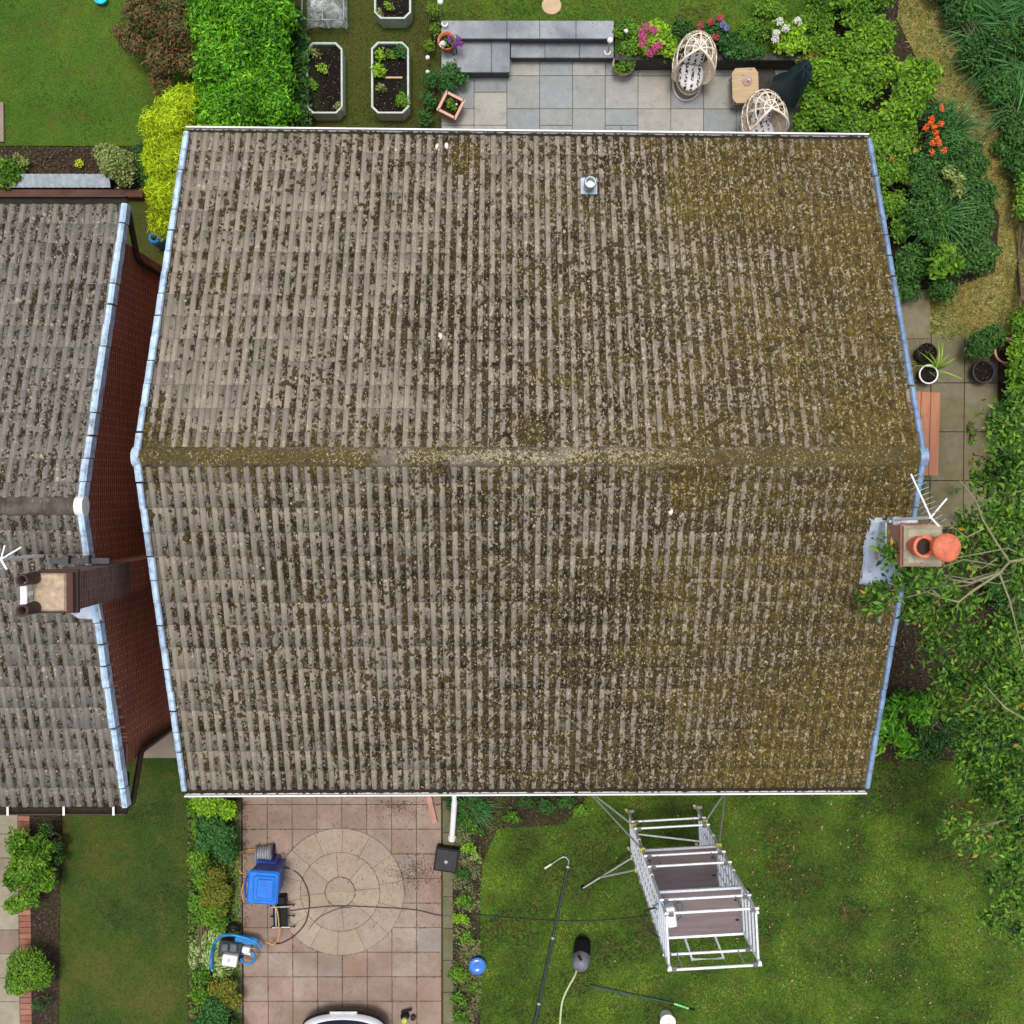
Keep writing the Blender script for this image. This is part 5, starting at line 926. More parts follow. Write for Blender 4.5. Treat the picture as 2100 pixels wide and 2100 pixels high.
# --- little table with dish, covered parasol
c = at(1528, 176, .45); c.z = .025; t = thing('garden_table', 'small pale timber side table between the two egg chairs', 'table', c, R(2)); MB().prism([(x * .235 - .0, y * .31) for x, y in ((-1, -.72), (-.72, -1), (.72, -1), (1, -.72), (1, .72), (.72, 1), (-.72, 1), (-1, .72))], .42, .45).build('tabletop', W_PALE, t)
for sx in (-1, 1):
    for sy in (-1, 1): MB().tube([(sx * .15, sy * .22, .42), (sx * .19, sy * .26, 0)], .016, 6).build('leg', W_PALE, t)
MB().box((0, 0, .2), (.36, .5, .02), bev=.005).build('shelf', RATD, t)
c = at(1532, 166, .475); t = thing('ornament', 'pale pink ornament standing on the small timber table', 'ornament', c); MB().lathe((0, 0, 0), [(.085, 0), (.09, .012), (.06, .02), (.05, .05), (.025, .09), (.001, .11)], 16).build('dish', plain((.62, .42, .38), .4, name='pinkish ceramic'), t); MB().tube([(0, 0, .08), (.02, -.03, .13)], .014, 8).build('figure', M_WCLEAN, t)
COV = plain((.008, .024, .030), .45, 0, .4, 5, .3, name='dark teal cover cloth'); base = at(1595, 195, 0); t = thing('covered_parasol', 'tall parasol wrapped in a dark teal cover leaning at the right of the patio', 'parasol', base); m = MB(); q0, q1, q2, q3 = Vector((0, 0, .2)), at(1605, 192, .8) - base, at(1628, 170, 1.35) - base, at(1648, 142, 1.9) - base
pts = [q0, (q0 + q1) / 2, q1, (q1 + q2) / 2, q2, q3, q3 + (q3 - q2) * .15]; rs = [.21, .28, .30, .27, .21, .15, .02]; n = 22; vs = []
for i, (p, r_) in enumerate(zip(pts, rs)):
    for k in range(n): a_ = 2 * math.pi * k / n; w_ = r_ * (1 + .13 * math.sin(k * 3.7 + i * .5) + .06 * math.sin(k * 7 + i)); vs.append((p.x + math.cos(a_) * w_, p.y + math.sin(a_) * w_, p.z + .05 * math.sin(k * 2.1 + i)))
m.add(vs, [(i * n + k, i * n + (k + 1) % n, (i + 1) * n + (k + 1) % n, (i + 1) * n + k) for i in range(len(pts) - 1) for k in range(n)], True); m.build('cover', COV, t)
MB().lathe((0, 0, 0), [(.3, 0), (.3, .06), (.05, .09), (.04, .3), (.001, .3)], 20).build('base', M_BLACK, t); MB().lathe(at(1560, 160, 0) - base + Vector((0, 0, .025)), [(.26, 0), (.26, .05), (.24, .06), (.001, .06)], 24).build('weight', plain((.045, .04, .035), .8, name='dark round stone'), t)
# --- solar garden lights
def lantern(label, foot, head, hz, hook):
    f = at(*foot, 0); t = thing('garden_light', label, 'garden light', f, 0, 'white globe garden lights'); h_ = at(*head, hz) - f; MB().tube([(0, 0, 0), (h_.x * .5, h_.y * .5, hz * .55), h_], .012, 6).build('post', M_GALV, t); MB().ball(h_ + Vector((0, 0, .03)), .055, 12).build('globe', M_WCLEAN, t)
    k = at(*hook, hz * .7) - f; MB().tube([k + Vector((.05 * math.cos(R(a_)), .05 * math.sin(R(a_)), 0)) for a_ in range(-200, 40, 30)], .013, 6).build('hook', M_WCLEAN, t); return t
lantern('white globe garden light left of the stone steps at the top edge of the photo', (912, 50), (903, 5), .9, (912, 48)); lantern('white globe garden light on the right end of the lower stone step', (1246, 112), (1251, 84), .75, (1246, 106))
for px, py, z, lb in ((877, 118, .3, 'white ball ornament left of the pot of pansies'), (877, 148, .2, 'small white ball in the border left of the landing'), (1284, 64, .65, 'white ball among the foliage right of the stone steps'), (1170 - 0, -99, .5, None)):
    if lb: p = at(px, py, z); o = MB().ball((0, 0, 0), .042, 12).build('garden_ball', M_WCLEAN); o.location = p; tag(o, lb, 'ornament', 'white garden balls')
c = at(1131, 12, .46); o = MB().lathe((0, 0, 0), [(.178, -.02), (.18, .0), (.17, .035), (.001, .045)], 22, False, 1, .95).build('stepping_stone', plain((.50, .36, .23), .85, 0, .15, 7, name='buff stone')); o.location = c; tag(o, 'round buff stepping stone on the upper lawn at the top edge', 'stepping stone')
# --- top left bits
o = MB().box((0, 0, .03), (.5, .72, .06), bev=.006).build('paving_slab', S_NB); o.location = at(-18, 252); tag(o, 'cream slab cut off by the left edge on the back lawn', 'slab')
c = at(206, -2, .1); o = MB().lathe((0, 0, -.1), [(.09, 0), (.12, .12), (.11, .13), (.08, .06), (.001, .05)], 16, sy=.8).build('toy_bowl', plain((.03, .50, .62), .35, name='turquoise plastic')); o.location = c; tag(o, 'small turquoise plastic bowl on the back lawn at the top edge', 'toy')
c = at(334, 500); t = thing('water_butt', 'bright blue plastic barrel half hidden below the golden conifer', 'barrel', c); MB().lathe((0, 0, 0), [(.10, 0), (.115, .1), (.12, .35), (.105, .5), (.09, .52), (.001, .53)], 20).build('barrel_body', plain((.02, .20, .48), .35, name='blue plastic'), t); MB().lathe((0, 0, .53), [(.05, 0), (.05, .03), (.001, .035)], 12).build('cap', M_BLACK, t)
# ============================================================= driveway things
# gully box and leaning downpipe shoe
t = thing('gully_cover', 'black square planter box beside the driveway under the grey pipe', 'drain box', at(917, 1753, 0), R(-8)); MB().box((0, 0, .15), (.40, .40, .30), taper=1.08).build('box_body', M_BLACK, t); MB().box((0, 0, .305), (.37, .37, .015)).build('grate', plain((.01, .01, .012), .35, name='shiny black'), t); MB().lathe((0, -.03, .31), [(.04, 0), (.03, .02), (.001, .02)], 10).build('knob', M_GALV, t)
MB_ = MB(); p0, p1 = at(932, 1648, 3.0), at(928, 1716, .12); t = thing('downpipe', 'grey white downpipe ending above the black box beside the driveway', 'downpipe', (p1.x, p1.y, 0)); q = Vector((p1.x, p1.y, 0))
qa, qb = at(932, 1644, .75) - q, at(927, 1716, .32) - q; MB().tube([qa, qb], .052, 12).build('pipe', M_WHITE, t)
MB().tube([qb, qb + (qb - qa).normalized() * .07], .068, 12).build('socket', M_WHITE, t)
MB().tube([qa, qa + Vector((0, .25, .15)), Vector((qa.x, FL.y + .30 - q.y, 1.2)), Vector((qa.x, FL.y + .30 - q.y, 4.8))], .045, 10).build('wall_pipe', M_WHITE, t)
o = MB().ball((0, 0, 0), .032, 10).build('garden_ball', M_WCLEAN); o.location = at(923, 1784, .25); tag(o, 'small white ball just below the black square box', 'ornament', 'white garden balls')
a, b = at(876, 1620, .1), at(892, 1686, .05); o = MB().box((0, 0, .03), (.10, (a - b).length, .05), bev=.005).build('timber_plank', plain((.42, .22, .16), .7, name='pinkish plank')); o.location = (a + b) / 2; o.rotation_euler = (0, 0, math.atan2((a - b).y, (a - b).x) - R(90)); tag(o, 'pinkish timber plank lying on the driveway at the front gutter', 'plank')
# wheelie bin
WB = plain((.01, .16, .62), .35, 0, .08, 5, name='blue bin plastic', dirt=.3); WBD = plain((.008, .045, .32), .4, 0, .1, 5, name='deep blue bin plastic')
l = at(538, 1822, 1.02); c = Vector((l.x, l.y, .02)); t = thing('wheelie_bin', 'bright blue wheeled bin with closed lid on the left of the driveway', 'bin', c, R(-4)); m = MB()
vs = []
for z, w_, d in ((.08, .40, .44), (.5, .44, .50), (.92, .48, .56)): vs += [(-w_ / 2, -d / 2, z), (w_ / 2, -d / 2, z), (w_ / 2, d / 2, z), (-w_ / 2, d / 2, z)]
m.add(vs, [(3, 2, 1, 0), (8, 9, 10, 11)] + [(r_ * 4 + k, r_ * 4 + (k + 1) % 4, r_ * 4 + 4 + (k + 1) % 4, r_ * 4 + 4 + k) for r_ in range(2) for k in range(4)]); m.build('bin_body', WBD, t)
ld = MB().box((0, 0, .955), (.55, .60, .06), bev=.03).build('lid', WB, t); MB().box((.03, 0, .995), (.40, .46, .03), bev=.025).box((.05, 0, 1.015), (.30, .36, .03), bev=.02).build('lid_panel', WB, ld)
MB().tube([(-.29, -.2, .95), (-.32, 0, .97), (-.29, .2, .95)], .018, 8).build('handle', WBD, t)
for s in (-1, 1): MB().lathe((-.17, s * .24, .1), [(.1, -.03), (.1, .03)], 18, M=Matrix.Rotation(R(90), 3, 'X')).build('wheel', M_BLACK, t)
# blue trailing container behind the bin
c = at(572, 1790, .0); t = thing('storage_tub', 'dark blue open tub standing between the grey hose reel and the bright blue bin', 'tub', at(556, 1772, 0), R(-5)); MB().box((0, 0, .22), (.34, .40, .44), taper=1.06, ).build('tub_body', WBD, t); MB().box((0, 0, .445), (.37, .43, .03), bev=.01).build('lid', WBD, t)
# hose reel
c = at(548, 1745, 0); t = thing('hose_reel', 'grey hose reel drum on the driveway above the blue tub', 'hose reel', c, R(6)); G_ = plain((.20, .21, .24), .5, 0, .2, name='grey plastic'); Ry = Matrix.Rotation(R(90), 3, 'Y')
MB().lathe((0, 0, .2), [(.14, -.12), (.14, .12)], 22, M=Ry).build('drum', G_, t)
for s in (-1, 1): MB().lathe((s * .13, 0, .2), [(.06, -.012), (.19, -.012), (.19, .012), (.06, .012)], 24, M=Ry).build('side_disc', G_, t)
for k in range(5): MB().tube([((k - 2) * .045, .146 * math.cos(R(d)), .2 + .146 * math.sin(R(d))) for d in range(0, 361, 24)], .014, 6).build('hose_coil', plain((.34, .35, .38), .5, name='pale grey hose'), t)
for s in (-1, 1): MB().tube([(s * .16, -.14, 0), (s * .16, 0, .22), (s * .16, .14, 0)], .014, 6).build('stand', M_BLACK, t)
def cable(name, label, pts, r, mat, cat, z=.035, group=None):
    P = []
    raw = [at(p[0], p[1], p[2] if len(p) > 2 else z) for p in pts]
    for i in range(len(raw) - 1):
        p0, p1, p2, p3 = raw[max(i - 1, 0)], raw[i], raw[i + 1], raw[min(i + 2, len(raw) - 1)]
        for k in range(6): s = k / 6; P.append(.5 * ((2 * p1) + (p2 - p0) * s + (2 * p0 - 5 * p1 + 4 * p2 - p3) * s * s + (3 * p1 - p0 - 3 * p2 + p3) * s ** 3))
    P.append(raw[-1]); return tag(MB().tube(P, r, 7).build(name, mat), label, cat, group)
ORG = plain((.62, .30, .07), .5, 0, .1, name='orange hose'); BLH = plain((.035, .028, .03), .5, 0, .2, name='black hose')
cable('garden_hose', 'orange hose looping from the grey reel along the left edge of the driveway', [(530, 1741, .15), (505, 1744), (492, 1752), (488, 1775), (495, 1790), (512, 1797), (500, 1812), (496, 1830), (500, 1850)], .012, ORG, 'hose')
cable('garden_hose', 'short orange hose running from the black trolley to the pressure washer', [(545, 1850, .3), (566, 1862, .4), (572, 1900, .35), (571, 1925, .25), (560, 1936, .3), (545, 1932, .35)], .012, ORG, 'hose')
cable('pressure_hose', 'thick black hose curving round the right of the blue bin to the washer', [(570, 1782, .3), (590, 1780), (612, 1792), (627, 1815), (634, 1840), (633, 1870), (625, 1895), (608, 1915), (590, 1928), (572, 1935), (555, 1934, .2)], .013, BLH, 'hose')
cable('power_cable', 'thin black cable running from the trolley across driveway and lawn to the scaffold', [(595, 1868), (640, 1862), (700, 1858), (780, 1861), (850, 1866), (900, 1877), (935, 1878), (985, 1877), (1060, 1884), (1150, 1889), (1250, 1887), (1330, 1880, .1)], .009, BLH, 'cable', .045)
cable('power_cable', 'thin dark cable curling from the hose end under the driveway circle', [(634, 1905), (650, 1885), (672, 1872), (700, 1862), (720, 1862)], .006, BLH, 'cable', .04)
# black folding trolley
c = at(582, 1868, 0); t = thing('sack_trolley', 'small black folding trolley with grey crossbars right of the blue bin', 'trolley', c, R(2)); MB().box((-.02, 0, .22), (.26, .42, .04), bev=.01).build('platform', M_BLACK, t); MB().box((-.03, .27, .12), (.24, .16, .2), bev=.02).build('bag', M_BLACK, t)
for y in (-.21, .17): MB().tube([(-.17, y, .25), (.16, y, .25)], .014, 8).build('crossbar', M_GALV, t)
MB().tube([(-.09, -.21, .27), (-.09, .17, .27)], .016, 8).build('centre_bar', M_GALV, t)
for y in (-.2, 0, .2):
    for s in (-1, 1): MB().tube([(s * .08, y, .22), (s * .22, y - .05, .12), (s * .17, y - .12, .0)], .011, 6).build('leg', M_BLACK, t)
# pressure washer
c = at(492, 1932, 0); t = thing('pressure_washer', 'petrol pressure washer with blue tube frame and white tank on the driveway edge', 'pressure washer', c, R(-8)); BLF = plain((.01, .20, .50), .35, .1, .1, name='blue frame paint', dirt=.4)
MB().tube([(-.40, .05, .02), (-.42, .0, .25), (-.40, -.15, .45), (-.36, -.33, .5), (-.34, -.36, .42)], .028, 8).tube([(-.40, .05, .25), (-.30, .22, .30), (-.05, .25, .30), (.2, .22, .30), (.38, .15, .28), (.46, .06, .28)], .028, 8).build('frame', BLF, t)
MB().tube([(.24 + .13 * math.cos(R(d)), -.12 + .13 * math.sin(R(d)), .3) for d in range(-200, 61, 20)], .024, 8).build('hose_guard', BLF, t)
MB().box((.16, .17, .27), (.42, .14, .06), bev=.02).build('cowl', BLF, t)
MB().box((-.10, -.02, .22), (.42, .30, .22), bev=.02).build('engine', plain((.03, .033, .04), .5, 0, .3, name='black engine'), t)
MB().box((-.19, .03, .36), (.12, .14, .07), bev=.015).box((-.03, .05, .37), (.13, .15, .08), bev=.015).build('air_filter', plain((.09, .095, .11), .5, name='dark grey plastic'), t)
MB().box((-.06, -.17, .40), (.27, .21, .12), bev=.02).build('fuel_tank', M_WCLEAN, t); MB().lathe((-.07, -.16, .46), [(.03, 0), (.03, .02), (.001, .022)], 12).build('fuel_cap', plain((.55, .56, .57), .4, name='light grey cap'), t)
MB().box((.17, -.02, .22), (.16, .13, .12), bev=.02).tube([(.1, -.1, .2), (.26, -.1, .2)], .03, 10).build('pump', M_ALU, t); MB().tube([(.26, .02, .24), (.36, .04, .26)], .02, 8).build('brass_fitting', plain((.60, .38, .10), .35, .7, name='brass'), t)
MB().box((.08, -.12, .26), (.12, .12, .16), bev=.03).build('recoil_cover', M_BLACK, t)
for (x, y) in ((-.12, .32), (-.05, -.32)):
    w_ = MB().lathe((x, y if y > 0 else -.02, .13 if y > 0 else .13), [(.07, -.05), (.125, -.045), (.135, 0), (.125, .045), (.07, .05)], 22, M=Matrix.Rotation(R(60 if y > 0 else 90), 3, 'X')).build('wheel', M_BLACK, t); MB().lathe((x, y if y > 0 else -.02, .14), [(.06, -.04), (.065, .03), (.02, .055), (.001, .055)], 16, M=Matrix.Rotation(R(60 if y > 0 else 90), 3, 'X')).build('hub', M_GALV, w_)
# black tool at the bottom
c = at(832, 2082, 0); t = thing('power_tool', 'black and yellow power tool lying on the driveway at the bottom edge', 'power tool', c, R(15)); MB().box((0, .02, .07), (.16, .09, .12), bev=.02).tube([(-.04, .12, .1), (.16, .13, .12)], .025, 8).build('tool_body', M_BLACK, t); MB().lathe((-.02, -.03, .13), [(.055, 0), (.05, .05), (.001, .06)], 14).build('cap', plain((.50, .60, .10), .4, name='lime yellow plastic'), t); MB().lathe((.14, -.04, .06), [(.05, 0), (.05, .05), (.001, .06)], 14).build('battery', M_DKBR, t)
# --- car: only the rounded tail shows at the bottom edge
CARW = plain((.66, .68, .72), .22, .05, .03, 2, .6, name='white car paint'); cb = at(705, 2072, .42); t = thing('parked_car', 'white hatchback parked on the driveway, only its rounded end showing at the bottom edge', 'car', (cb.x, cb.y, .02)); hw = .80
def outline(k, fr, tp):  # half outline of a car end: width factor, y offset
    pts = []
    for i in range(25): a_ = math.pi * i / 24; x = -math.cos(a_) * hw * k; s = math.sin(a_) ** .45; pts.append((x, fr - tp * (1 - s) * 1.0))
    return pts
def carlayer(name, lv, mat, par, back=-4.2):
    m = MB(); n = 25; vs = []
    for (k, fr, tp, z) in lv:
        o = outline(k, fr, tp); vs += [(x, y, z) for x, y in o] + [(x, back - fr * 0 + (tp * (1 - math.sin(math.pi * i / 24) ** .45)), z) for i, (x, y) in reversed(list(enumerate(o)))]
    N2 = 50
    m.add(vs, [(r_ * N2 + q, r_ * N2 + (q + 1) % N2, (r_ + 1) * N2 + (q + 1) % N2, (r_ + 1) * N2 + q) for r_ in range(len(lv) - 1) for q in range(N2)], True); m.add(vs[-N2:], [tuple(range(N2))]); return m.build(name, mat, par)
body = carlayer('body', [(1, -.03, .6, .40), (1.0, -.035, .6, .46), (.99, -.06, .6, .51), (.965, -.075, .6, .53), (.95, -.09, .6, .54)], CARW, t)
carlayer('bumper', [(.98, -.04, .6, .20), (1.0, .0, .6, .36), (1.0, .0, .6, .42), (.998, -.03, .6, .445)], plain((.012, .012, .016), .35, 0, .2, 5, name='black bumper'), t)
MB().box((0, -.018, .452), (.50, .03, .045), M=Matrix.Rotation(R(-42), 4, 'X'), bev=.004).build('number_plate', plain((.66, .68, .62), .4, 0, .25, 28, name='worn number plate'), t)
carlayer('glass', [(.925, -.105, .6, .535), (.90, -.12, .6, .56), (.86, -.20, .6, .62), (.80, -.40, .5, .85), (.74, -.60, .45, 1.2), (.70, -.80, .4, 1.40)], plain((.02, .025, .045), .08, 0, .2, 2, .8, name='dark car glass'), t, -2.6)
carlayer('roof', [(.70, -.72, .4, 1.38), (.68, -.78, .4, 1.44), (.6, -.9, .4, 1.47)], CARW, t, -2.3)
MB().box((0, -.23, .635), (.16, .03, .03), bev=.005).build('badge', M_ALU, t)
for sx in (-1, 1):
    MB().box((sx * .74, -.62, .46), (.08, .14, .10), bev=.03).build('tail_light', plain((.35, .02, .02), .2, name='red lens'), t)
    for y in (-.9, -3.4): w_ = MB().lathe((sx * .8, y, .31), [(.18, -.1), (.31, -.1), (.32, 0), (.31, .1), (.18, .1)], 24, M=Matrix.Rotation(R(90), 3, 'Y')).build('wheel', M_BLACK, t); MB().lathe((sx * .8, y, .31), [(.001, .09), (.17, .1), (.18, 0)], 18, M=Matrix.Rotation(R(90 * sx), 3, 'Y')).build('rim', M_ALU, w_)
# ============================================================= lawn things
c = at(979, 1980, .15); t = thing('tub', 'small shiny blue lidded tub on the lawn edge', 'tub', (c.x, c.y, 0)); MB().lathe((0, 0, 0), [(.12, 0), (.15, .14), (.16, .17), (.15, .19)], 20).build('tub_body', plain((.02, .10, .42), .25, 0, .1, 4, .7, name='shiny blue plastic'), t); MB().lathe((0, 0, .185), [(.16, 0), (.14, .02), (.08, .035), (.06, .02), (.001, .03)], 20).build('lid', plain((.03, .16, .55), .22, 0, .1, 4, .8, name='shiny blue lid'), t); MB().tube([(.03, -.1, .2), (.08, -.15, .14), (.02, -.2, .03)], .009, 6).build('handle', M_GALV, t)
a, b = at(1165, 1775, .06), at(1090, 2130, .06); t = thing('water_fed_pole', 'long dark telescopic pole with a pale hooked end lying on the lawn', 'pole', at(1165, 1775, 0)); o = t.location
for s0, s1, r in ((0, .42, .024), (.41, .8, .028), (.79, 1.0, .033)): MB().tube([a.lerp(b, s0), a.lerp(b, s1)], r, 10).build('pole_section', plain((.022, .035, .038), .35, 0, .2, 4, .5, name='dark carbon tube'), t, o)
for s in (.0, .41, .79): MB().tube([a.lerp(b, s), a.lerp(b, s + .012)], .04, 10).build('clamp', M_GALV, t, o)
MB().tube([a, at(1167, 1766, .08), at(1161, 1758, .08), at(1154, 1757, .08), at(1146, 1762, .08), at(1130, 1773, .06)], .011, 8).build('gooseneck', M_GALV, t, o); MB().tube([at(1131, 1772, .06), at(1117, 1781, .05)], .019, 8).build('nozzle', plain((.62, .70, .45), .5, name='pale green tip'), t, o)
c = at(1190, 1965, .0); t = thing('debris_vacuum', 'grey topped black gutter vacuum drum with a pale green hose on the lawn', 'vacuum', at(1193, 1940, 0)); o = t.location; ax = (at(1191, 1975, .5) - at(1195, 1935, .12)).normalized(); Mx = ax.to_track_quat('Z', 'Y').to_matrix()
MB().lathe(at(1195, 1935, .17), [(.001, -.06), (.14, -.05), (.16, .1), (.15, .3)], 20, M=Mx).build('drum', M_BLACK, t, o); MB().lathe(at(1195, 1935, .17), [(.155, .3), (.16, .36), (.14, .5), (.09, .55), (.001, .56)], 20, M=Mx).build('lid', plain((.14, .14, .17), .5, 0, .3, 5, name='slate grey plastic'), t, o)
MB().tube([at(1186, 1960, .72), at(1196, 1975, .6)], .02, 6).build('handle', M_BLACK, t, o)
cable('suction_hose', 'pale green hose running from the gutter vacuum to the bottom edge', [(1183, 1984, .35), (1180, 1998, .1), (1168, 2020), (1158, 2040), (1152, 2060), (1149, 2090), (1147, 2140)], .020, plain((.42, .50, .28), .5, 0, .1, name='pale green hose'), 'hose', .05)
a, b = at(1210, 2021, .05), at(1382, 2058, .05); t = thing('extension_pole', 'thin dark pole with a bright green grip lying on the lawn below the scaffold', 'pole', a); o = Vector(a); MB().tube([a, b], .016, 8).tube([a + Vector((.02, -.03, 0)), a.lerp(b, .5) + Vector((0, -.02, 0))], .012, 6).build('shaft', plain((.03, .06, .05), .5, name='dark green tube'), t, o)
MB().tube([b, at(1412, 2068, .05)], .021, 8).build('grip', plain((.20, .62, .18), .45, name='bright green grip'), t, o); MB().tube([at(1412, 2068, .05), at(1425, 2072, .05)], .017, 8).build('ferrule', M_BLACK, t, o)
c = at(1370, 2098, .28); t = thing('bucket', 'white bucket with a grey printed lid on the lawn at the bottom edge', 'bucket', (c.x, c.y, 0)); MB().lathe((0, 0, 0), [(.115, 0), (.135, .25)], 22).build('bucket_body', M_WCLEAN, t); lid = MB().lathe((0, 0, .25), [(.145, -.01), (.148, .012), (.135, .022), (.001, .02)], 26).build('lid', plain((.80, .80, .78), .4, 0, .02, name='white lid'), t)
m = MB(); GR = plain((.35, .35, .38), .5, name='grey print')
for i, (x, y, w_, r_) in enumerate([(.01, .075, .035, -35), (.045, .05, .04, -40), (.0, .03, .02, 20), (.02, -.01, .05, 0), (-.03, -.03, .03, 0), (.03, -.05, .035, 0)]): m.box((x, y, .2745), (w_, .013, .002), rz=R(r_))
m.build('print', GR, lid)
# ============================================================= scaffold tower
PX = at(1287, 1665, 0); SO = Vector((2.17, -6.0, 0)); rzT = R(3.2); TW = thing('scaffold_tower', 'narrow aluminium scaffold tower with two brown decks standing on the front lawn', 'scaffold tower', (2.20, -6.03, 0), rzT)
LW, DD, HT = 1.26, .71, 5.16; legs = [(0, 0), (0, -DD), (LW, 0), (LW, -DD)]; YC = plain((.50, .48, .12), .5, 0, .2, name='yellow green clamp'); frames = []
for fx in (0, LW):
    fr_ = MB().tube([(fx, 0, .22), (fx, 0, HT)], .024, 10).tube([(fx, -DD, .22), (fx, -DD, HT)], .024, 10)
    z = .35
    while z < HT - .02: fr_.tube([(fx, 0, z), (fx, -DD, z)], .019, 8); z += .235
    f = fr_.build('end_frame', M_ALU, TW)
    for y in (-DD * .36, -DD * .68): MB().tube([(fx, y, .9), (fx, y, 4.0)], .014, 6).build('ladder_stile', M_ALU, f)
    for z in (1.75, 3.45):
        for y in (0, -DD): MB().tube([(fx, y, z - .06), (fx, y, z + .06)], .031, 10).build('spigot', M_ALU, f)
for (x, y) in legs:
    c_ = MB().tube([(x, y, .12), (x, y, .34)], .017, 8).build('castor', M_GALV, TW); MB().lathe((x + .03, y, .085), [(.03, -.025), (.085, -.022), (.085, .022), (.03, .025)], 18, M=Matrix.Rotation(R(90), 3, 'X')).build('wheel', plain((.35, .34, .28), .6, name='pale castor tyre'), c_)
    MB().box((x - .045, y + .04, .13), (.05, .04, .06), bev=.01).build('brake', YC, c_)
for y, zs in ((0, (.9, 1.3, 2.72, 3.22, 4.62, 5.12)), (-DD, (4.62, 5.12))):
    s = 1 if y == 0 else -1
    for z in zs: g_ = MB().tube([(-.03, y + s * .045, z), (LW + .03, y + s * .045, z)], .021, 8).build('guard_rail', M_ALU, TW); [MB().box((hx, y + s * .03, z), (.07, .06, .05)).build('rail_hook', plain((.12, .12, .13), .5, name='dark hook'), g_) for hx in (.06, LW - .06)]
    for z0, z1 in zip(zs[::2], zs[1::2]):
        for x in (.18, LW - .2): MB().tube([(x, y + s * .04, z0), (x, y + s * .04, z1)], .012, 6).build('rail_upright', M_GALV, TW)
for zd in (2.25, 4.13):
    d = MB().box((LW / 2, -DD / 2 - .01, zd), (LW - .07, DD - .06, .02)).build('platform', W_PLY, TW); MB().box((LW / 2, -.02, zd), (LW - .02, .035, .05)).box((LW / 2, -DD + .0, zd), (LW - .02, .035, .05)).build('platform_edge', M_ALU, d)
    for y in (-.2, -.5):
        for x in (.1, LW - .1): MB().box((x, y, zd + .012), (.05, .03, .006)).build('catch', M_BLACK, d)
MB().tube([(.37, -DD - .02, 4.15), (.37, -DD - .07, 4.78), (.82, -DD - .07, 4.78), (.82, -DD - .02, 4.15)], .018, 8).build('toe_hoop', M_ALU, TW)
MB().tube([(0.02, -.02, 1.4), (LW - .02, -.02, 2.1)], .016, 8).tube([(0.02, -DD + .02, .5), (LW - .02, -DD + .02, 2.1)], .016, 8).build('diagonal_brace', M_ALU, TW)
Ti = Matrix.Translation((2.20, -6.03, 0)) @ Matrix.Rotation(rzT, 4, 'Z'); Ti.invert()
for (foot, leg) in (((1196, 1612), (0, 0)), ((1196, 1821), (0, -DD)), ((1489, 1622), (LW, 0)), ((1535, 1830), (LW, -DD))):
    f = Ti @ at(*foot, .06); x, y = leg; b_ = MB().tube([f, (x, y, .55 if y else 1.0)], .017, 8).tube([f.lerp(Vector((x, y, .55 if y else 1.0)), .35 if y else .05), (x, y, 1.2 if y else 2.3)], .017, 8).build('stabiliser', plain((.45, .46, .42), .5, .3, .1, name='dull aluminium'), TW)
    MB().lathe(f - Vector((0, 0, .05)), [(.045, 0), (.045, .03), (.02, .05)], 12).build('rubber_foot', M_BLACK, b_)
    for z in ((.55, 1.2) if y else (1.0, 2.3)): MB().box((x, y, z), (.09, .09, .06), bev=.01).build('clamp', YC, b_)
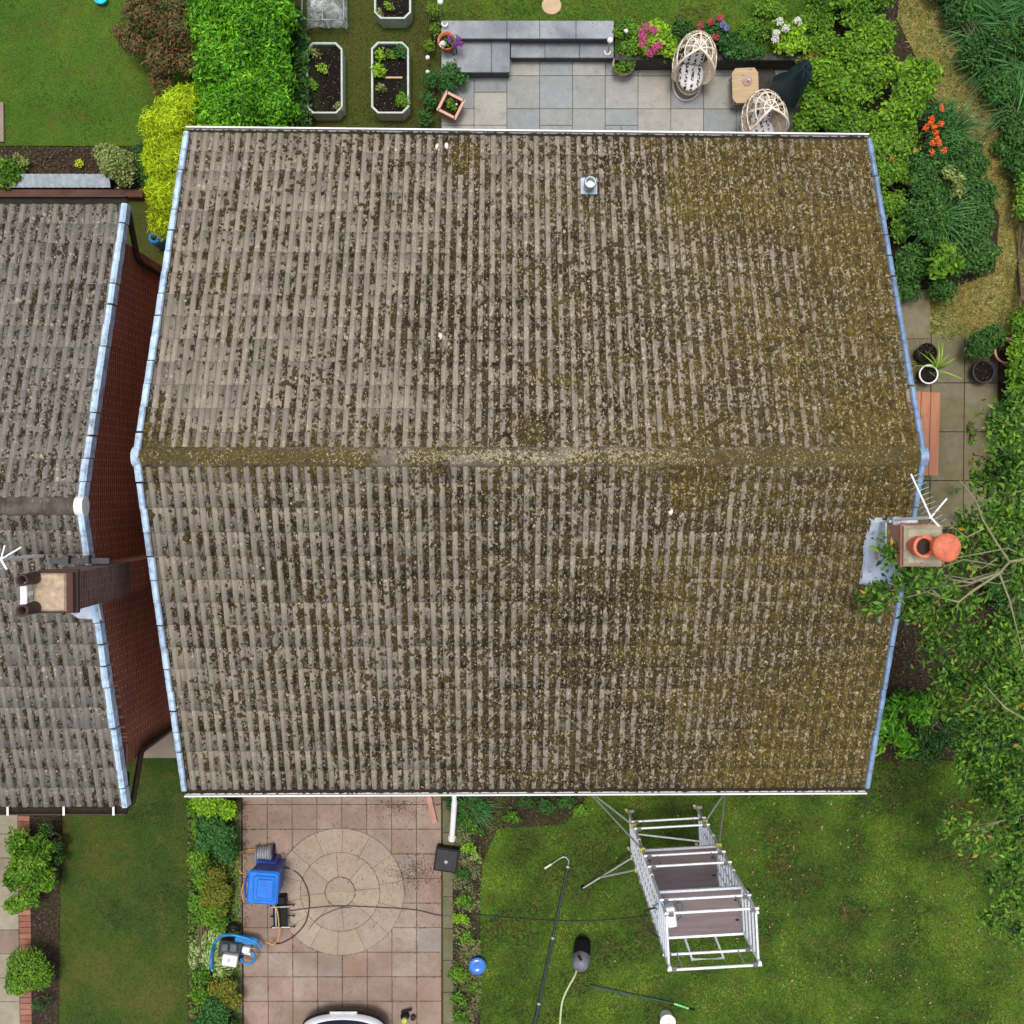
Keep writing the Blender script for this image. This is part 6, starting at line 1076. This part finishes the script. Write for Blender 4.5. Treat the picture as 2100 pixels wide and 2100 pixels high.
# kit on the top deck and coiled cable on the frame
c = at(1378, 1878, 4.30); t = thing('camera_monitor_box', 'white and grey control box with straps on the upper scaffold deck', 'control box', (c.x, c.y, 4.15), R(8)); MB().box((-.02, 0, .12), (.14, .30, .22), bev=.02).build('case', M_WCLEAN, t); MB().box((-.12, .12, .10), (.1, .12, .16), bev=.02).build('side_pocket', plain((.22, .25, .28), .5, name='grey plastic'), t)
MB().tube([(.05, .1, .12), (.14, .16, .1), (.2, .05, .03), (.16, -.1, .02), (.05, -.16, .02)], .012, 6).tube([(.02, .16, .15), (-.1, .24, .16), (-.25, .2, .2), (-.2, .1, .1)], .013, 6).build('strap', plain((.08, .18, .22), .6, name='teal strap'), t)
cable('air_line', 'thin black line looped round the left frame of the scaffold', [(1344, 1862, 4.3), (1330, 1865, 4.2), (1322, 1876, 4.0), (1326, 1895, 4.0), (1338, 1912, 4.1), (1350, 1922, 4.2)], .016, BLH, 'cable')
# ============================================================= TV aerials
def aerial(label, base, top, zt, arms, name='tv_aerial'):
    b_, p = Vector(base), at(*top, zt); t = thing(name, label, 'aerial', b_); MB().tube([(0, 0, 0), p - b_], .019, 8).build('mast', M_WHITE, t)
    for (ex, ey, ez), r, els in arms:
        e = at(ex, ey, ez); s = MB().tube([p - b_, e - b_], r, 6).build('boom', M_WHITE, t); d = (e - p).normalized(); sd_ = Vector((-d.y, d.x, 0)).normalized(); m = MB()
        for k in range(els): q = p.lerp(e, (k + .6) / (els + .2)); m.tube([q - b_ - sd_ * .10 + Vector((0, 0, .06)), q - b_, q - b_ + sd_ * .10 + Vector((0, 0, .06))], .004, 5)
        if els: tag(m.build('element', M_GALV, s), kind='stuff')
    return t
aerial('white television aerial on a bracket beside the pale brick chimney with terracotta pots', (4.66, -.42, 7.0), (1909, 1061), 8.15, [((1868, 972, 8.2), .012, 9), ((1942, 1022, 8.2), .011, 0), ((1926, 1080, 8.2), .012, 2)])
tag(MB().box((0, 0, 0), (.10, .12, .16), bev=.01).box((.1, -.0, .0), (.35, .03, .03)).build('mast_bracket', M_GALV), 'galvanised mast bracket clamped to the pale brick chimney', 'bracket').location = (4.68, -.44, 7.02)
aerial('white television aerial cut off by the left edge above the neighbour roof', (-5.9, -.9, 6.2), (2, 1147), 7.6, [((44, 1122, 7.6), .012, 0), ((-2 + 12, 1118, 7.6), .012, 0), ((14, 1168, 7.6), .016, 2), ((-60, 1100, 7.6), .012, 6)])
# --- pale droppings and crumbs scattered on the roofs
for nm, lst, C_, nn_ in (('H', [(897, 302), (916, 300), (903, 690), (1375, 1048)], None, 0),):
    for i, (x, y) in enumerate(lst):
        p = onroof(x, y); MB().lathe((p.x, p.y, p.z + .03), [(.028, 0), (.022, .006), (.001, .008)], 9, sy=1.6).build('lichen_patch', plain((.62, .58, .50), .9, name='pale crust'), H, HO)
